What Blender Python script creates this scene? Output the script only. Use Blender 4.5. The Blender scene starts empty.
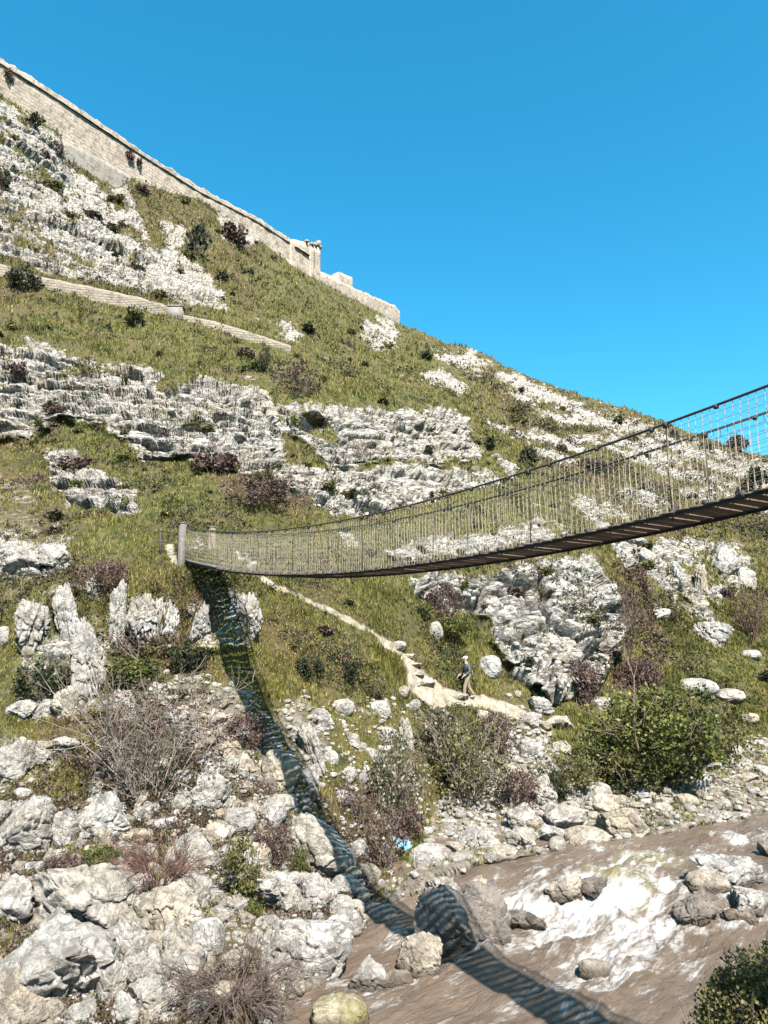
import bpy, math, random, time
import numpy as np
from mathutils import Vector, Matrix
T0 = time.time()
rng = np.random.default_rng(7)
random.seed(7)
f32 = np.float32
scene = bpy.context.scene
C = scene.collection

# ------------------------------------------------------------------ camera model
EYE = 6.0                      # height of the eye above the river
PITCH = math.radians(10.5)
F = 740.0
cP, sP = math.cos(PITCH), math.sin(PITCH)

def ray(px, py):
    """direction (x per y, z per y) seen at a place of the picture"""
    cx = (np.asarray(px, float) - 384.0) / F
    cy = (512.0 - np.asarray(py, float)) / F
    d = cP - cy * sP
    return cx / d, (sP + cy * cP) / d

def at(px, py, Y):
    a, m = ray(px, py)
    return np.stack([a * Y, np.broadcast_to(np.asarray(Y, float), np.shape(a * Y)), EYE + m * Y], -1)

def project(p):
    x, y, z = p[..., 0], p[..., 1], p[..., 2] - EYE
    dep = y * cP + z * sP
    up = -y * sP + z * cP
    return 384 + F * x / dep, 512 - F * up / dep

# ------------------------------------------------------------------ noise
def _hash(ix, iy, iz, seed):
    h = (ix.astype(np.uint32) * np.uint32(374761393) + iy.astype(np.uint32) * np.uint32(668265263)
         + iz.astype(np.uint32) * np.uint32(2246822519) + np.uint32((seed * 3266489917) & 0xffffffff))
    h = (h ^ (h >> np.uint32(13))) * np.uint32(1274126177)
    h ^= h >> np.uint32(16)
    h = h * np.uint32(2654435761)
    return h ^ (h >> np.uint32(15))

def pn(p, lam, seed=0):
    """gradient noise, about -1..1"""
    q = (p / lam).astype(f32)
    i0 = np.floor(q).astype(np.int32)
    fr = q - i0
    u = fr * fr * fr * (fr * (fr * 6 - 15) + 10)
    out = np.zeros(p.shape[:-1], f32)
    for dx in (0, 1):
        wx = u[..., 0] if dx else 1 - u[..., 0]
        for dy in (0, 1):
            wy = u[..., 1] if dy else 1 - u[..., 1]
            for dz in (0, 1):
                wz = u[..., 2] if dz else 1 - u[..., 2]
                h = _hash(i0[..., 0] + dx, i0[..., 1] + dy, i0[..., 2] + dz, seed)
                gx = (h & np.uint32(1023)).astype(f32) / 511.5 - 1
                gy = ((h >> np.uint32(10)) & np.uint32(1023)).astype(f32) / 511.5 - 1
                gz = ((h >> np.uint32(20)) & np.uint32(1023)).astype(f32) / 511.5 - 1
                out += wx * wy * wz * (gx * (fr[..., 0] - dx) + gy * (fr[..., 1] - dy) + gz * (fr[..., 2] - dz))
    return out * 1.5

def fbm(p, lam, octv, seed=0, gain=0.5):
    o, a = 0, 1.0
    for k in range(octv):
        o = o + a * pn(p, lam, seed + k * 17)
        a *= gain; lam *= 0.5
    return o

def worley(p, lam, seed=0):
    """F1, F2 and a random value of the nearest cell"""
    q = (p / np.asarray(lam, f32)).astype(f32)
    i0 = np.floor(q).astype(np.int32)
    f1 = np.full(q.shape[:-1], 9, f32); f2 = f1.copy(); idv = np.zeros_like(f1)
    for dx in (-1, 0, 1):
        for dy in (-1, 0, 1):
            for dz in (-1, 0, 1):
                c = i0 + np.array([dx, dy, dz], np.int32)
                h = _hash(c[..., 0], c[..., 1], c[..., 2], seed)
                jx = (h & np.uint32(1023)).astype(f32) / 1023
                jy = ((h >> np.uint32(10)) & np.uint32(1023)).astype(f32) / 1023
                jz = ((h >> np.uint32(20)) & np.uint32(1023)).astype(f32) / 1023
                d = np.sqrt((c[..., 0] + jx - q[..., 0]) ** 2 + (c[..., 1] + jy - q[..., 1]) ** 2 + (c[..., 2] + jz - q[..., 2]) ** 2)
                near = d < f1
                f2 = np.where(near, f1, np.minimum(f2, d))
                idv = np.where(near, ((h >> np.uint32(5)) & np.uint32(1023)).astype(f32) / 1023, idv)
                f1 = np.where(near, d, f1)
    return f1, f2, idv

def sstep(a, b, x):
    t = np.clip((x - a) / (b - a), 0, 1)
    return t * t * (3 - 2 * t)

def pchip(xk, yk, x):
    """monotone cubic; yk may be 2-D (len(xk), n): then x is 1-D and the result (len(x), n)"""
    xk = np.asarray(xk, float); yk = np.asarray(yk, float); x = np.asarray(x, float)
    one = yk.ndim == 1
    if one: yk = yk[:, None]
    h = np.diff(xk)[:, None]; dl = np.diff(yk, axis=0) / h
    d = np.zeros_like(yk)
    w1 = 2 * h[1:] + h[:-1]; w2 = h[1:] + 2 * h[:-1]
    same = dl[1:] * dl[:-1] > 0
    with np.errstate(divide='ignore', invalid='ignore'):
        hm = (w1 + w2) / (w1 / dl[:-1] + w2 / dl[1:])
    d[1:-1] = np.where(same, hm, 0)
    d[0] = dl[0]; d[-1] = dl[-1]
    i = np.clip(np.searchsorted(xk, x) - 1, 0, len(xk) - 2)
    t = ((x - xk[i]) / (xk[i + 1] - xk[i]))
    t = np.clip(t, -0.5, 1.5)[:, None]; hh = h[i]
    r = ((1 + 2 * t) * (1 - t) ** 2 * yk[i] + t * (1 - t) ** 2 * hh * d[i] + t * t * (3 - 2 * t) * yk[i + 1] + t * t * (t - 1) * hh * d[i + 1])
    return r[:, 0] if one else r

# ------------------------------------------------------------------ object helpers
def mesh_np(name, v, tris=None, quads=None, smooth=True):
    me = bpy.data.meshes.new(name)
    v = np.asarray(v, f32).reshape(-1, 3)
    me.vertices.add(len(v)); me.vertices.foreach_set('co', v.ravel())
    parts, starts, n = [], [], 0
    for fa, k in ((tris, 3), (quads, 4)):
        if fa is None or len(fa) == 0: continue
        fa = np.asarray(fa, np.int32).reshape(-1, k)
        parts.append(fa.ravel()); starts.append(n + np.arange(len(fa), dtype=np.int32) * k)
        n += fa.size
    if parts:
        idx = np.concatenate(parts); st = np.concatenate(starts)
        me.loops.add(len(idx)); me.loops.foreach_set('vertex_index', idx)
        me.polygons.add(len(st)); me.polygons.foreach_set('loop_start', st)
        if smooth: me.polygons.foreach_set('use_smooth', np.ones(len(st), bool))
    me.update(calc_edges=True)
    return me

def attr(me, name, vals):
    a = me.attributes.new(name, 'FLOAT', 'POINT')
    a.data.foreach_set('value', np.ascontiguousarray(vals, f32).ravel())

def link(name, me, mat=None, parent=None):
    o = bpy.data.objects.new(name, me); C.objects.link(o)
    if mat is not None and len(me.materials) == 0: me.materials.append(mat)
    if parent is not None: o.parent = parent
    return o

def tag(o, label=None, cat=None, group=None, kind=None):
    if label: o['label'] = label
    if cat: o['category'] = cat
    if group: o['group'] = group
    if kind: o['kind'] = kind
    return o

def empty(name, loc, rz=0.0):
    o = bpy.data.objects.new(name, None); C.objects.link(o)
    o.location = loc; o.rotation_euler = (0, 0, rz); o.empty_display_size = 0.3
    return o

class MB:
    """collects simple shapes into one mesh"""
    def __init__(s): s.v, s.t, s.q, s.n = [], [], [], 0
    def add(s, v, tris=None, quads=None):
        v = np.asarray(v, float).reshape(-1, 3)
        if tris is not None and len(tris): s.t.append(np.asarray(tris) + s.n)
        if quads is not None and len(quads): s.q.append(np.asarray(quads) + s.n)
        s.v.append(v); s.n += len(v)
    def box(s, c, ax, ay, az):
        """centre and three half-axes"""
        c, ax, ay, az = (np.asarray(k, float) for k in (c, ax, ay, az))
        v = [c + i * ax + j * ay + k * az for k in (-1, 1) for j in (-1, 1) for i in (-1, 1)]
        s.add(v, quads=[(0, 2, 3, 1), (4, 5, 7, 6), (0, 1, 5, 4), (2, 6, 7, 3), (0, 4, 6, 2), (1, 3, 7, 5)])
    def tube(s, pts, r, n=4, cap=True):
        pts = np.asarray(pts, float); m = len(pts)
        r = np.broadcast_to(np.asarray(r, float), (m,))
        tan = np.gradient(pts, axis=0); tan /= np.linalg.norm(tan, axis=1)[:, None] + 1e-9
        ref = np.where(np.abs(tan[:, 2:3]) > 0.9, np.array([[1.0, 0, 0]]), np.array([[0, 0, 1.0]]))
        a = np.cross(tan, ref); a /= np.linalg.norm(a, axis=1)[:, None] + 1e-9
        b = np.cross(tan, a)
        ang = np.arange(n) * 2 * math.pi / n
        ring = pts[:, None] + r[:, None, None] * (np.cos(ang)[None, :, None] * a[:, None] + np.sin(ang)[None, :, None] * b[:, None])
        i = np.arange(m - 1)[:, None] * n; j = np.arange(n)[None]; j2 = (j + 1) % n
        q = np.stack([i + j, i + j2, i + n + j2, i + n + j], -1).reshape(-1, 4)
        t = []
        if cap and n >= 3:
            for k in range(1, n - 1):
                t.append((0, k + 1, k)); t.append(((m - 1) * n, (m - 1) * n + k, (m - 1) * n + k + 1))
        s.add(ring.reshape(-1, 3), t, q)
    def mesh(s, name, smooth=False):
        return mesh_np(name, np.concatenate(s.v), np.concatenate(s.t) if s.t else None, np.concatenate(s.q) if s.q else None, smooth)
    def build(s, name, mat, parent=None, smooth=False):
        return link(name, s.mesh(name, smooth), mat, parent)

# ------------------------------------------------------------------ materials
class N:
    def __init__(s, name):
        s.m = bpy.data.materials.new(name); s.m.use_nodes = True
        s.t = s.m.node_tree; s.t.nodes.clear()
        s.out = s.t.nodes.new('ShaderNodeOutputMaterial')
        s.b = s.t.nodes.new('ShaderNodeBsdfPrincipled')
        s.t.links.new(s.b.outputs[0], s.out.inputs[0])
        s.b.inputs['Specular IOR Level'].default_value = 0.25
        s.b.inputs['Roughness'].default_value = 0.9
    def n(s, typ, **kw):
        nd = s.t.nodes.new(typ)
        for k, v in kw.items():
            if k in nd.inputs and not hasattr(nd, k): s.set(nd.inputs[k], v)
            else: setattr(nd, k, v)
        return nd
    def set(s, sock, v):
        if isinstance(v, bpy.types.NodeSocket): s.t.links.new(v, sock)
        else: sock.default_value = v
    def coord(s, which='Object'):
        return s.n('ShaderNodeTexCoord').outputs[which]
    def noise(s, vec, scale, detail=4, rough=0.55, dist=0.0):
        nd = s.n('ShaderNodeTexNoise'); s.set(nd.inputs['Vector'], vec)
        nd.inputs['Scale'].default_value = scale; nd.inputs['Detail'].default_value = detail
        nd.inputs['Roughness'].default_value = rough; nd.inputs['Distortion'].default_value = dist
        return nd.outputs['Fac']
    def vor(s, vec, scale, feature='F1', out='Distance'):
        nd = s.n('ShaderNodeTexVoronoi'); nd.feature = feature; s.set(nd.inputs['Vector'], vec)
        nd.inputs['Scale'].default_value = scale
        return nd.outputs[out]
    def ramp(s, fac, stops, mode='LINEAR'):
        nd = s.n('ShaderNodeValToRGB'); s.set(nd.inputs[0], fac); cr = nd.color_ramp; cr.interpolation = mode
        while len(cr.elements) < len(stops): cr.elements.new(0.5)
        for e, (p, c) in zip(cr.elements, stops):
            e.position = p
            e.color = (c, c, c, 1) if isinstance(c, (int, float)) else (*c, 1)
        return nd.outputs[0]
    def mix(s, fac, a, b, typ='MIX'):
        nd = s.n('ShaderNodeMix'); nd.data_type = 'RGBA'; nd.blend_type = typ
        s.set(nd.inputs[0], fac)
        for sock, v in ((nd.inputs[6], a), (nd.inputs[7], b)):
            s.set(sock, v if isinstance(v, bpy.types.NodeSocket) else (*v, 1))
        return nd.outputs[2]
    def math(s, op, a, b=0.0, c=0.0):
        nd = s.n('ShaderNodeMath'); nd.operation = op
        s.set(nd.inputs[0], a); s.set(nd.inputs[1], b); s.set(nd.inputs[2], c)
        return nd.outputs[0]
    def attr(s, name):
        nd = s.n('ShaderNodeAttribute'); nd.attribute_name = name
        return nd.outputs['Fac']
    def mapr(s, v, a, b, c=0.0, d=1.0):
        nd = s.n('ShaderNodeMapRange'); s.set(nd.inputs[0], v)
        for i, k in enumerate((a, b, c, d)): nd.inputs[1 + i].default_value = k
        return nd.outputs[0]
    def scale(s, vec, sc):
        nd = s.n('ShaderNodeMapping'); s.set(nd.inputs['Vector'], vec); nd.inputs['Scale'].default_value = sc
        return nd.outputs[0]
    def bump(s, h, strength=0.5, dist=0.05, normal=None):
        nd = s.n('ShaderNodeBump'); s.set(nd.inputs['Height'], h)
        nd.inputs['Strength'].default_value = strength; nd.inputs['Distance'].default_value = dist
        if normal is not None: s.set(nd.inputs['Normal'], normal)
        return nd.outputs[0]
    def col(s, v):
        s.set(s.b.inputs['Base Color'], s.mix(1.0, v, (0.62, 0.62, 0.62), 'MULTIPLY'))
    def rough(s, v): s.set(s.b.inputs['Roughness'], v)
    def normal(s, v): s.set(s.b.inputs['Normal'], v)

def rock_colour(n, P, tint=None, k=1.0, stain=1.0, stretch=1.0):
    """weathered pale limestone: white patches, grey crust, dark lichen, cream breaks"""
    S = n.scale(P, (1.0, 1.0, stretch)) if stretch != 1.0 else P
    big = n.noise(P, 0.5 * k, 6, 0.62)
    mid = n.noise(S, 2.3 * k, 8, 0.68, 0.3)
    fine = n.noise(S, 12 * k, 6, 0.75)
    base = n.ramp(mid, [(0.30, (0.27, 0.245, 0.225)), (0.44, (0.45, 0.42, 0.385)), (0.58, (0.62, 0.595, 0.555))])
    base = n.mix(n.ramp(big, [(0.45, 0.0), (0.68, 0.75)]), base, (0.47, 0.395, 0.30))
    dark = n.math('MULTIPLY', n.ramp(n.noise(S, 3.6 * k, 9, 0.76, 0.8), [(0.485, 0.0), (0.56, 1.0)]), min(0.9, 0.74 * stain))
    base = n.mix(dark, base, (0.085, 0.072, 0.066))
    spk = n.math('MULTIPLY', n.ramp(fine, [(0.52, 0.0), (0.62, 1.0)]), 0.62 * stain)
    base = n.mix(spk, base, (0.11, 0.095, 0.085))
    br = n.math('MULTIPLY', n.ramp(n.noise(P, 1.4 * k, 7, 0.7, 0.5), [(0.56, 0.0), (0.68, 1.0)]), 0.5 * stain)
    base = n.mix(br, base, (0.20, 0.135, 0.095))
    if tint is not None: base = n.mix(0.75, base, tint, 'MULTIPLY')
    return base

def rock_bump(n, P, k=1.0, strength=0.9, dist=0.22):
    a = n.noise(P, 3.4 * k, 10, 0.74, 0.5)
    b = n.n('ShaderNodeTexNoise'); b.noise_type = 'RIDGED_MULTIFRACTAL'; n.set(b.inputs['Vector'], P); b.inputs['Scale'].default_value = 2.2 * k; b.inputs['Detail'].default_value = 5
    v = n.vor(n.mix(0.10, P, n.n('ShaderNodeTexNoise', Vector=P).outputs['Color']), 3.0 * k, 'DISTANCE_TO_EDGE')
    v = n.ramp(v, [(0.0, 0.0), (0.05, 1.0)])
    h = n.math('ADD', n.math('ADD', a, n.math('MULTIPLY', b.outputs['Fac'], -0.10)), n.math('MULTIPLY', v, 0.09))
    return n.bump(h, strength, dist / k)

def mat_boulder(name, tint=None, wet=False, moss=None):
    n = N(name); P = n.coord('Object')
    inf = n.n('ShaderNodeObjectInfo')
    off = n.n('ShaderNodeVectorMath', operation='ADD'); n.set(off.inputs[0], P)
    rv = n.n('ShaderNodeCombineXYZ'); r7 = n.math('MULTIPLY', inf.outputs['Random'], 37.0)
    for i in range(3): n.set(rv.inputs[i], r7)
    n.set(off.inputs[1], rv.outputs[0]); P = off.outputs[0]
    c = rock_colour(n, P, tint, 1.0, 0.9)
    c = n.mix(n.math('MULTIPLY', inf.outputs['Random'], 0.30), c, (0.36, 0.32, 0.275))
    if moss:
        c = n.mix(n.ramp(n.noise(P, 3.0, 5, 0.7), [(0.40, 0.0), (0.58, 0.85)]), c, moss)
    wt = n.attr('wet'); c = n.mix(n.math('MULTIPLY', wt, 0.8), c, (0.075, 0.050, 0.034))
    n.col(c); n.normal(rock_bump(n, P))
    n.rough(n.math('SUBTRACT', 0.45 if wet else 0.88, n.math('MULTIPLY', wt, 0.25)))
    if wet: n.b.inputs['Specular IOR Level'].default_value = 0.5
    return n.m

def mat_terrain():
    n = N('hillside_ground'); P = n.coord('Object')
    rock, path, rub, brown = (n.attr(k) for k in ('rock', 'path', 'rubble', 'brown'))
    rc = rock_colour(n, P, stain=1.2, stretch=2.6, k=0.9)
    rc = n.mix(n.math('MULTIPLY', n.ramp(n.noise(n.scale(P, (1, 1, 3.4)), 1.15, 8, 0.72, 0.5), [(0.53, 0.0), (0.585, 1.0)]), 0.80), rc, (0.085, 0.066, 0.054))  # dark level streaks: shade under ledges painted in, along with crevice plants and stains
    # grass
    g1 = n.noise(P, 0.33, 5, 0.62); g2 = n.noise(P, 2.2, 6, 0.7); g3 = n.noise(P, 9.0, 4, 0.7)
    gr = n.ramp(g2, [(0.32, (0.014, 0.017, 0.006)), (0.46, (0.060, 0.062, 0.015)), (0.58, (0.125, 0.115, 0.030)), (0.72, (0.18, 0.145, 0.06))])
    gr = n.mix(n.ramp(g1, [(0.45, 0.0), (0.62, 0.7)]), gr, (0.125, 0.085, 0.045))
    gr = n.mix(n.math('MULTIPLY', n.ramp(g3, [(0.5, 0.0), (0.72, 1.0)]), 0.4), gr, (0.036, 0.036, 0.012))
    gr = n.mix(n.math('MULTIPLY', brown, n.ramp(g2, [(0.35, 0.4), (0.6, 0.95)])), gr, (0.085, 0.052, 0.036))
    # bare earth / rubble
    e = n.ramp(n.noise(P, 3.5, 7, 0.7), [(0.32, (0.07, 0.05, 0.037)), (0.5, (0.20, 0.155, 0.115)), (0.68, (0.39, 0.34, 0.28))])
    st = n.vor(P, 5.5, 'F1', 'Color')
    e = n.mix(0.35, e, n.ramp(st, [(0.2, (0.12, 0.1, 0.08)), (0.8, (0.42, 0.39, 0.34))]))
    pc = n.ramp(n.noise(P, 2.4, 6, 0.65), [(0.3, (0.22, 0.17, 0.12)), (0.66, (0.54, 0.465, 0.36))])
    # vegetation catches on flat ledges of the rock
    nz = n.n('ShaderNodeSeparateXYZ'); n.set(nz.inputs[0], n.n('ShaderNodeNewGeometry').outputs['Normal'])
    led = n.math('MULTIPLY', n.mapr(nz.outputs['Z'], 0.66, 0.92), n.ramp(n.noise(P, 1.1, 5, 0.65), [(0.50, 0.0), (0.60, 1.0)]))
    brk = n.math('SUBTRACT', n.noise(P, 1.6, 7, 0.72), 0.5)
    rmask = n.ramp(n.math('ADD', rock, n.math('MULTIPLY', brk, 1.3)), [(0.42, 0.0), (0.56, 1.0)])
    rmask = n.math('MULTIPLY', rmask, n.math('SUBTRACT', 1.0, n.math('MULTIPLY', led, 0.55)))
    c = n.mix(n.ramp(n.math('ADD', rub, n.math('MULTIPLY', brk, 0.9)), [(0.42, 0.0), (0.58, 1.0)]), gr, e)
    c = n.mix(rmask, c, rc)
    c = n.mix(n.ramp(n.math('ADD', path, n.math('MULTIPLY', brk, 1.1)), [(0.47, 0.0), (0.60, 1.0)]), c, pc)
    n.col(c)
    hb = n.math('ADD', n.noise(P, 3.0, 9, 0.72, 0.3), n.math('MULTIPLY', n.vor(P, 4.0, 'F1'), 0.25))
    n.normal(n.bump(hb, 0.9, 0.28))
    n.rough(0.92)
    return n.m

def mat_leaf(name, stops, trans=0.25):
    n = N(name)
    c = n.ramp(n.attr('tint'), stops)
    n.col(c); n.rough(0.6)
    tr = n.n('ShaderNodeBsdfTranslucent'); n.set(tr.inputs[0], n.mix(1.0, c, (0.62, 0.62, 0.62), 'MULTIPLY'))
    mx = n.n('ShaderNodeMixShader'); mx.inputs[0].default_value = trans
    n.t.links.new(n.b.outputs[0], mx.inputs[1]); n.t.links.new(tr.outputs[0], mx.inputs[2])
    n.t.links.new(mx.outputs[0], n.out.inputs[0])
    return n.m

def mat_plain(name, col, rough=0.8, var=0.35, scale=6.0, metal=0.0, spec=0.3, bump=0.3):
    n = N(name); P = n.coord('Object')
    k = n.noise(P, scale, 6, 0.65)
    lo = tuple(c * (1 - var) for c in col); hi = tuple(min(1, c * (1 + var)) for c in col)
    n.col(n.ramp(k, [(0.3, lo), (0.7, hi)])); n.rough(rough)
    n.b.inputs['Metallic'].default_value = metal; n.b.inputs['Specular IOR Level'].default_value = spec
    if bump: n.normal(n.bump(n.noise(P, scale * 4, 5, 0.7), bump, 0.01))
    return n.m

def mat_masonry(name, c0, c1, mortar, bw, bh, stain):
    n = N(name); P = n.coord('UV')
    br = n.n('ShaderNodeTexBrick'); n.set(br.inputs['Vector'], P)
    br.inputs['Scale'].default_value = 1.0; br.inputs['Brick Width'].default_value = bw; br.inputs['Row Height'].default_value = bh
    br.inputs['Mortar Size'].default_value = 0.05; br.inputs['Color1'].default_value = (*c0, 1); br.inputs['Color2'].default_value = (*c1, 1)
    br.inputs['Mortar'].default_value = (*mortar, 1); br.inputs['Mortar Smooth'].default_value = 0.6
    c = br.outputs['Color']
    O = n.coord('Object')
    c = n.mix(n.ramp(n.noise(O, 0.35, 6, 0.7), [(0.40, 0.0), (0.66, 0.8)]), c, stain)
    c = n.mix(n.math('MULTIPLY', n.ramp(n.noise(O, 1.3, 6, 0.75), [(0.50, 0.0), (0.60, 1.0)]), 0.7), c, (0.15, 0.115, 0.09))
    c = n.mix(n.math('MULTIPLY', n.ramp(n.noise(n.scale(O, (1.2, 1.2, 0.12)), 0.8, 5, 0.7), [(0.55, 0.0), (0.7, 1.0)]), 0.4), c, (0.22, 0.17, 0.14))
    n.col(c); n.normal(n.bump(n.math('ADD', n.math('MULTIPLY', br.outputs['Fac'], -0.5), n.noise(O, 2.5, 6, 0.7)), 0.6, 0.2))
    return n.m

def mat_water():
    n = N('muddy_river_water'); P = n.coord('Object')
    foam, clear = n.attr('foam'), n.attr('clear')
    ang = n.n('ShaderNodeMapping'); n.set(ang.inputs['Vector'], P); ang.inputs['Rotation'].default_value = (0, 0, math.radians(-47))
    S = n.scale(ang.outputs[0], (0.33, 1.25, 1.0))
    a = n.noise(S, 2.2, 8, 0.70, 0.9); b = n.noise(S, 7.0, 6, 0.7, 0.6)
    f = n.math('ADD', n.math('MULTIPLY', foam, 0.80), n.math('ADD', n.math('MULTIPLY', n.math('SUBTRACT', a, 0.5), 3.0), n.math('MULTIPLY', n.math('SUBTRACT', b, 0.5), 1.5)))
    fm = n.ramp(f, [(0.28, 0.0), (0.56, 0.30), (0.85, 0.68), (1.25, 1.0)])
    mud = n.mix(n.noise(P, 0.8, 5, 0.6), (0.090, 0.063, 0.045), (0.195, 0.145, 0.105))
    mud = n.mix(clear, mud, (0.22, 0.19, 0.09))
    n.col(n.mix(fm, mud, (0.66, 0.66, 0.645)))
    n.rough(n.mapr(fm, 0.0, 1.0, 0.10, 0.75))
    n.b.inputs['Specular IOR Level'].default_value = 0.5; n.b.inputs['IOR'].default_value = 1.33
    h = n.math('ADD', n.noise(S, 4.0, 8, 0.68, 0.8), n.math('MULTIPLY', fm, 0.30))
    n.normal(n.bump(h, 0.9, 0.13))
    return n.m

M = {}
M['terrain'] = mat_terrain()
M['boulder'] = mat_boulder('pale_limestone')
M['boulder_cream'] = mat_boulder('cream_limestone', (1.0, 0.90, 0.74))
M['boulder_brown'] = mat_boulder('brown_wet_stone', (0.27, 0.19, 0.145), wet=True)
M['boulder_moss'] = mat_boulder('yellow_lichen_stone', (0.9, 0.82, 0.6), moss=(0.27, 0.235, 0.09))
M['boulder_spot'] = mat_boulder('orange_stained_limestone', (1.0, 0.93, 0.82))
M['water'] = mat_water()
M['grass'] = mat_leaf('grass_blades', [(0.0, (0.030, 0.037, 0.009)), (0.3, (0.100, 0.108, 0.020)), (0.54, (0.215, 0.198, 0.040)), (0.80, (0.31, 0.25, 0.085)), (1.0, (0.175, 0.105, 0.058))], 0.2)
M['leaf_green'] = mat_leaf('green_leaves', [(0.0, (0.035, 0.045, 0.012)), (0.5, (0.105, 0.118, 0.025)), (1.0, (0.26, 0.245, 0.065))])
M['leaf_dark'] = mat_leaf('dark_leaves', [(0.0, (0.018, 0.024, 0.010)), (0.6, (0.048, 0.055, 0.020)), (1.0, (0.10, 0.095, 0.04))], 0.15)
M['leaf_olive'] = mat_leaf('olive_leaves', [(0.0, (0.050, 0.048, 0.016)), (0.5, (0.15, 0.14, 0.045)), (1.0, (0.29, 0.25, 0.105))])
M['leaf_pale'] = mat_leaf('pale_blossom_and_leaves', [(0.0, (0.05, 0.05, 0.025)), (0.45, (0.15, 0.135, 0.08)), (0.62, (0.30, 0.27, 0.2)), (1.0, (0.58, 0.54, 0.47))])
M['leaf_purple'] = mat_leaf('purple_brown_buds', [(0.0, (0.045, 0.028, 0.024)), (0.5, (0.105, 0.062, 0.052)), (1.0, (0.20, 0.13, 0.11))], 0.1)
M['twig'] = mat_plain('bare_twigs', (0.16, 0.115, 0.088), 0.9, 0.4, 3.0)
M['twig_pale'] = mat_plain('pale_dry_stems', (0.27, 0.22, 0.18), 0.9, 0.4, 3.0)
M['twig_dead'] = mat_plain('grey_brown_dead_twigs', (0.115, 0.082, 0.068), 0.9, 0.4, 3.0)
M['twig_red'] = mat_plain('reddish_dead_twigs', (0.17, 0.095, 0.072), 0.9, 0.4, 3.0)
M['plank'] = mat_plain('dark_weathered_planks', (0.14, 0.098, 0.072), 0.85, 0.5, 9.0)
M['cable'] = mat_plain('dark_wrapped_cable', (0.055, 0.045, 0.04), 0.7, 0.4, 20.0)
M['wire'] = mat_plain('pale_steel_wire', (0.40, 0.34, 0.265), 0.7, 0.25, 20.0, 0.0)
M['post'] = mat_plain('grey_weathered_post', (0.14, 0.12, 0.11), 0.85, 0.35, 12.0)
M['wood'] = mat_plain('brown_timber', (0.20, 0.14, 0.10), 0.85, 0.4, 8.0)
M['wall'] = mat_masonry('old_limestone_masonry', (0.52, 0.435, 0.35), (0.44, 0.37, 0.30), (0.37, 0.305, 0.245), 1.1, 0.5, (0.30, 0.24, 0.19))
M['plaster'] = mat_masonry('weathered_rendered_wall', (0.33, 0.30, 0.26), (0.31, 0.28, 0.245), (0.29, 0.26, 0.22), 3.0, 1.5, (0.24, 0.21, 0.175))
M['lowwall'] = mat_masonry('dry_stone_wall', (0.36, 0.305, 0.24), (0.31, 0.265, 0.21), (0.27, 0.225, 0.18), 0.5, 0.25, (0.25, 0.21, 0.165))
M['skin'] = mat_plain('skin', (0.50, 0.30, 0.21), 0.55, 0.1, 10, bump=0)
M['shirt'] = mat_plain('blue_grey_sleeves', (0.075, 0.10, 0.12), 0.85, 0.2, 20)
M['vest'] = mat_plain('dark_navy_vest', (0.022, 0.026, 0.038), 0.8, 0.3, 20)
M['trousers'] = mat_plain('beige_trousers', (0.25, 0.195, 0.14), 0.85, 0.15, 20)
M['cap'] = mat_plain('pale_cap', (0.62, 0.55, 0.45), 0.85, 0.1, 20)
M['shoe'] = mat_plain('brown_shoes', (0.16, 0.11, 0.08), 0.7, 0.2, 20)
M['hair'] = mat_plain('dark_beard', (0.09, 0.065, 0.05), 0.8, 0.2, 20)
M['litter'] = mat_plain('pale_blue_plastic', (0.14, 0.36, 0.50), 0.35, 0.2, 9)
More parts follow.
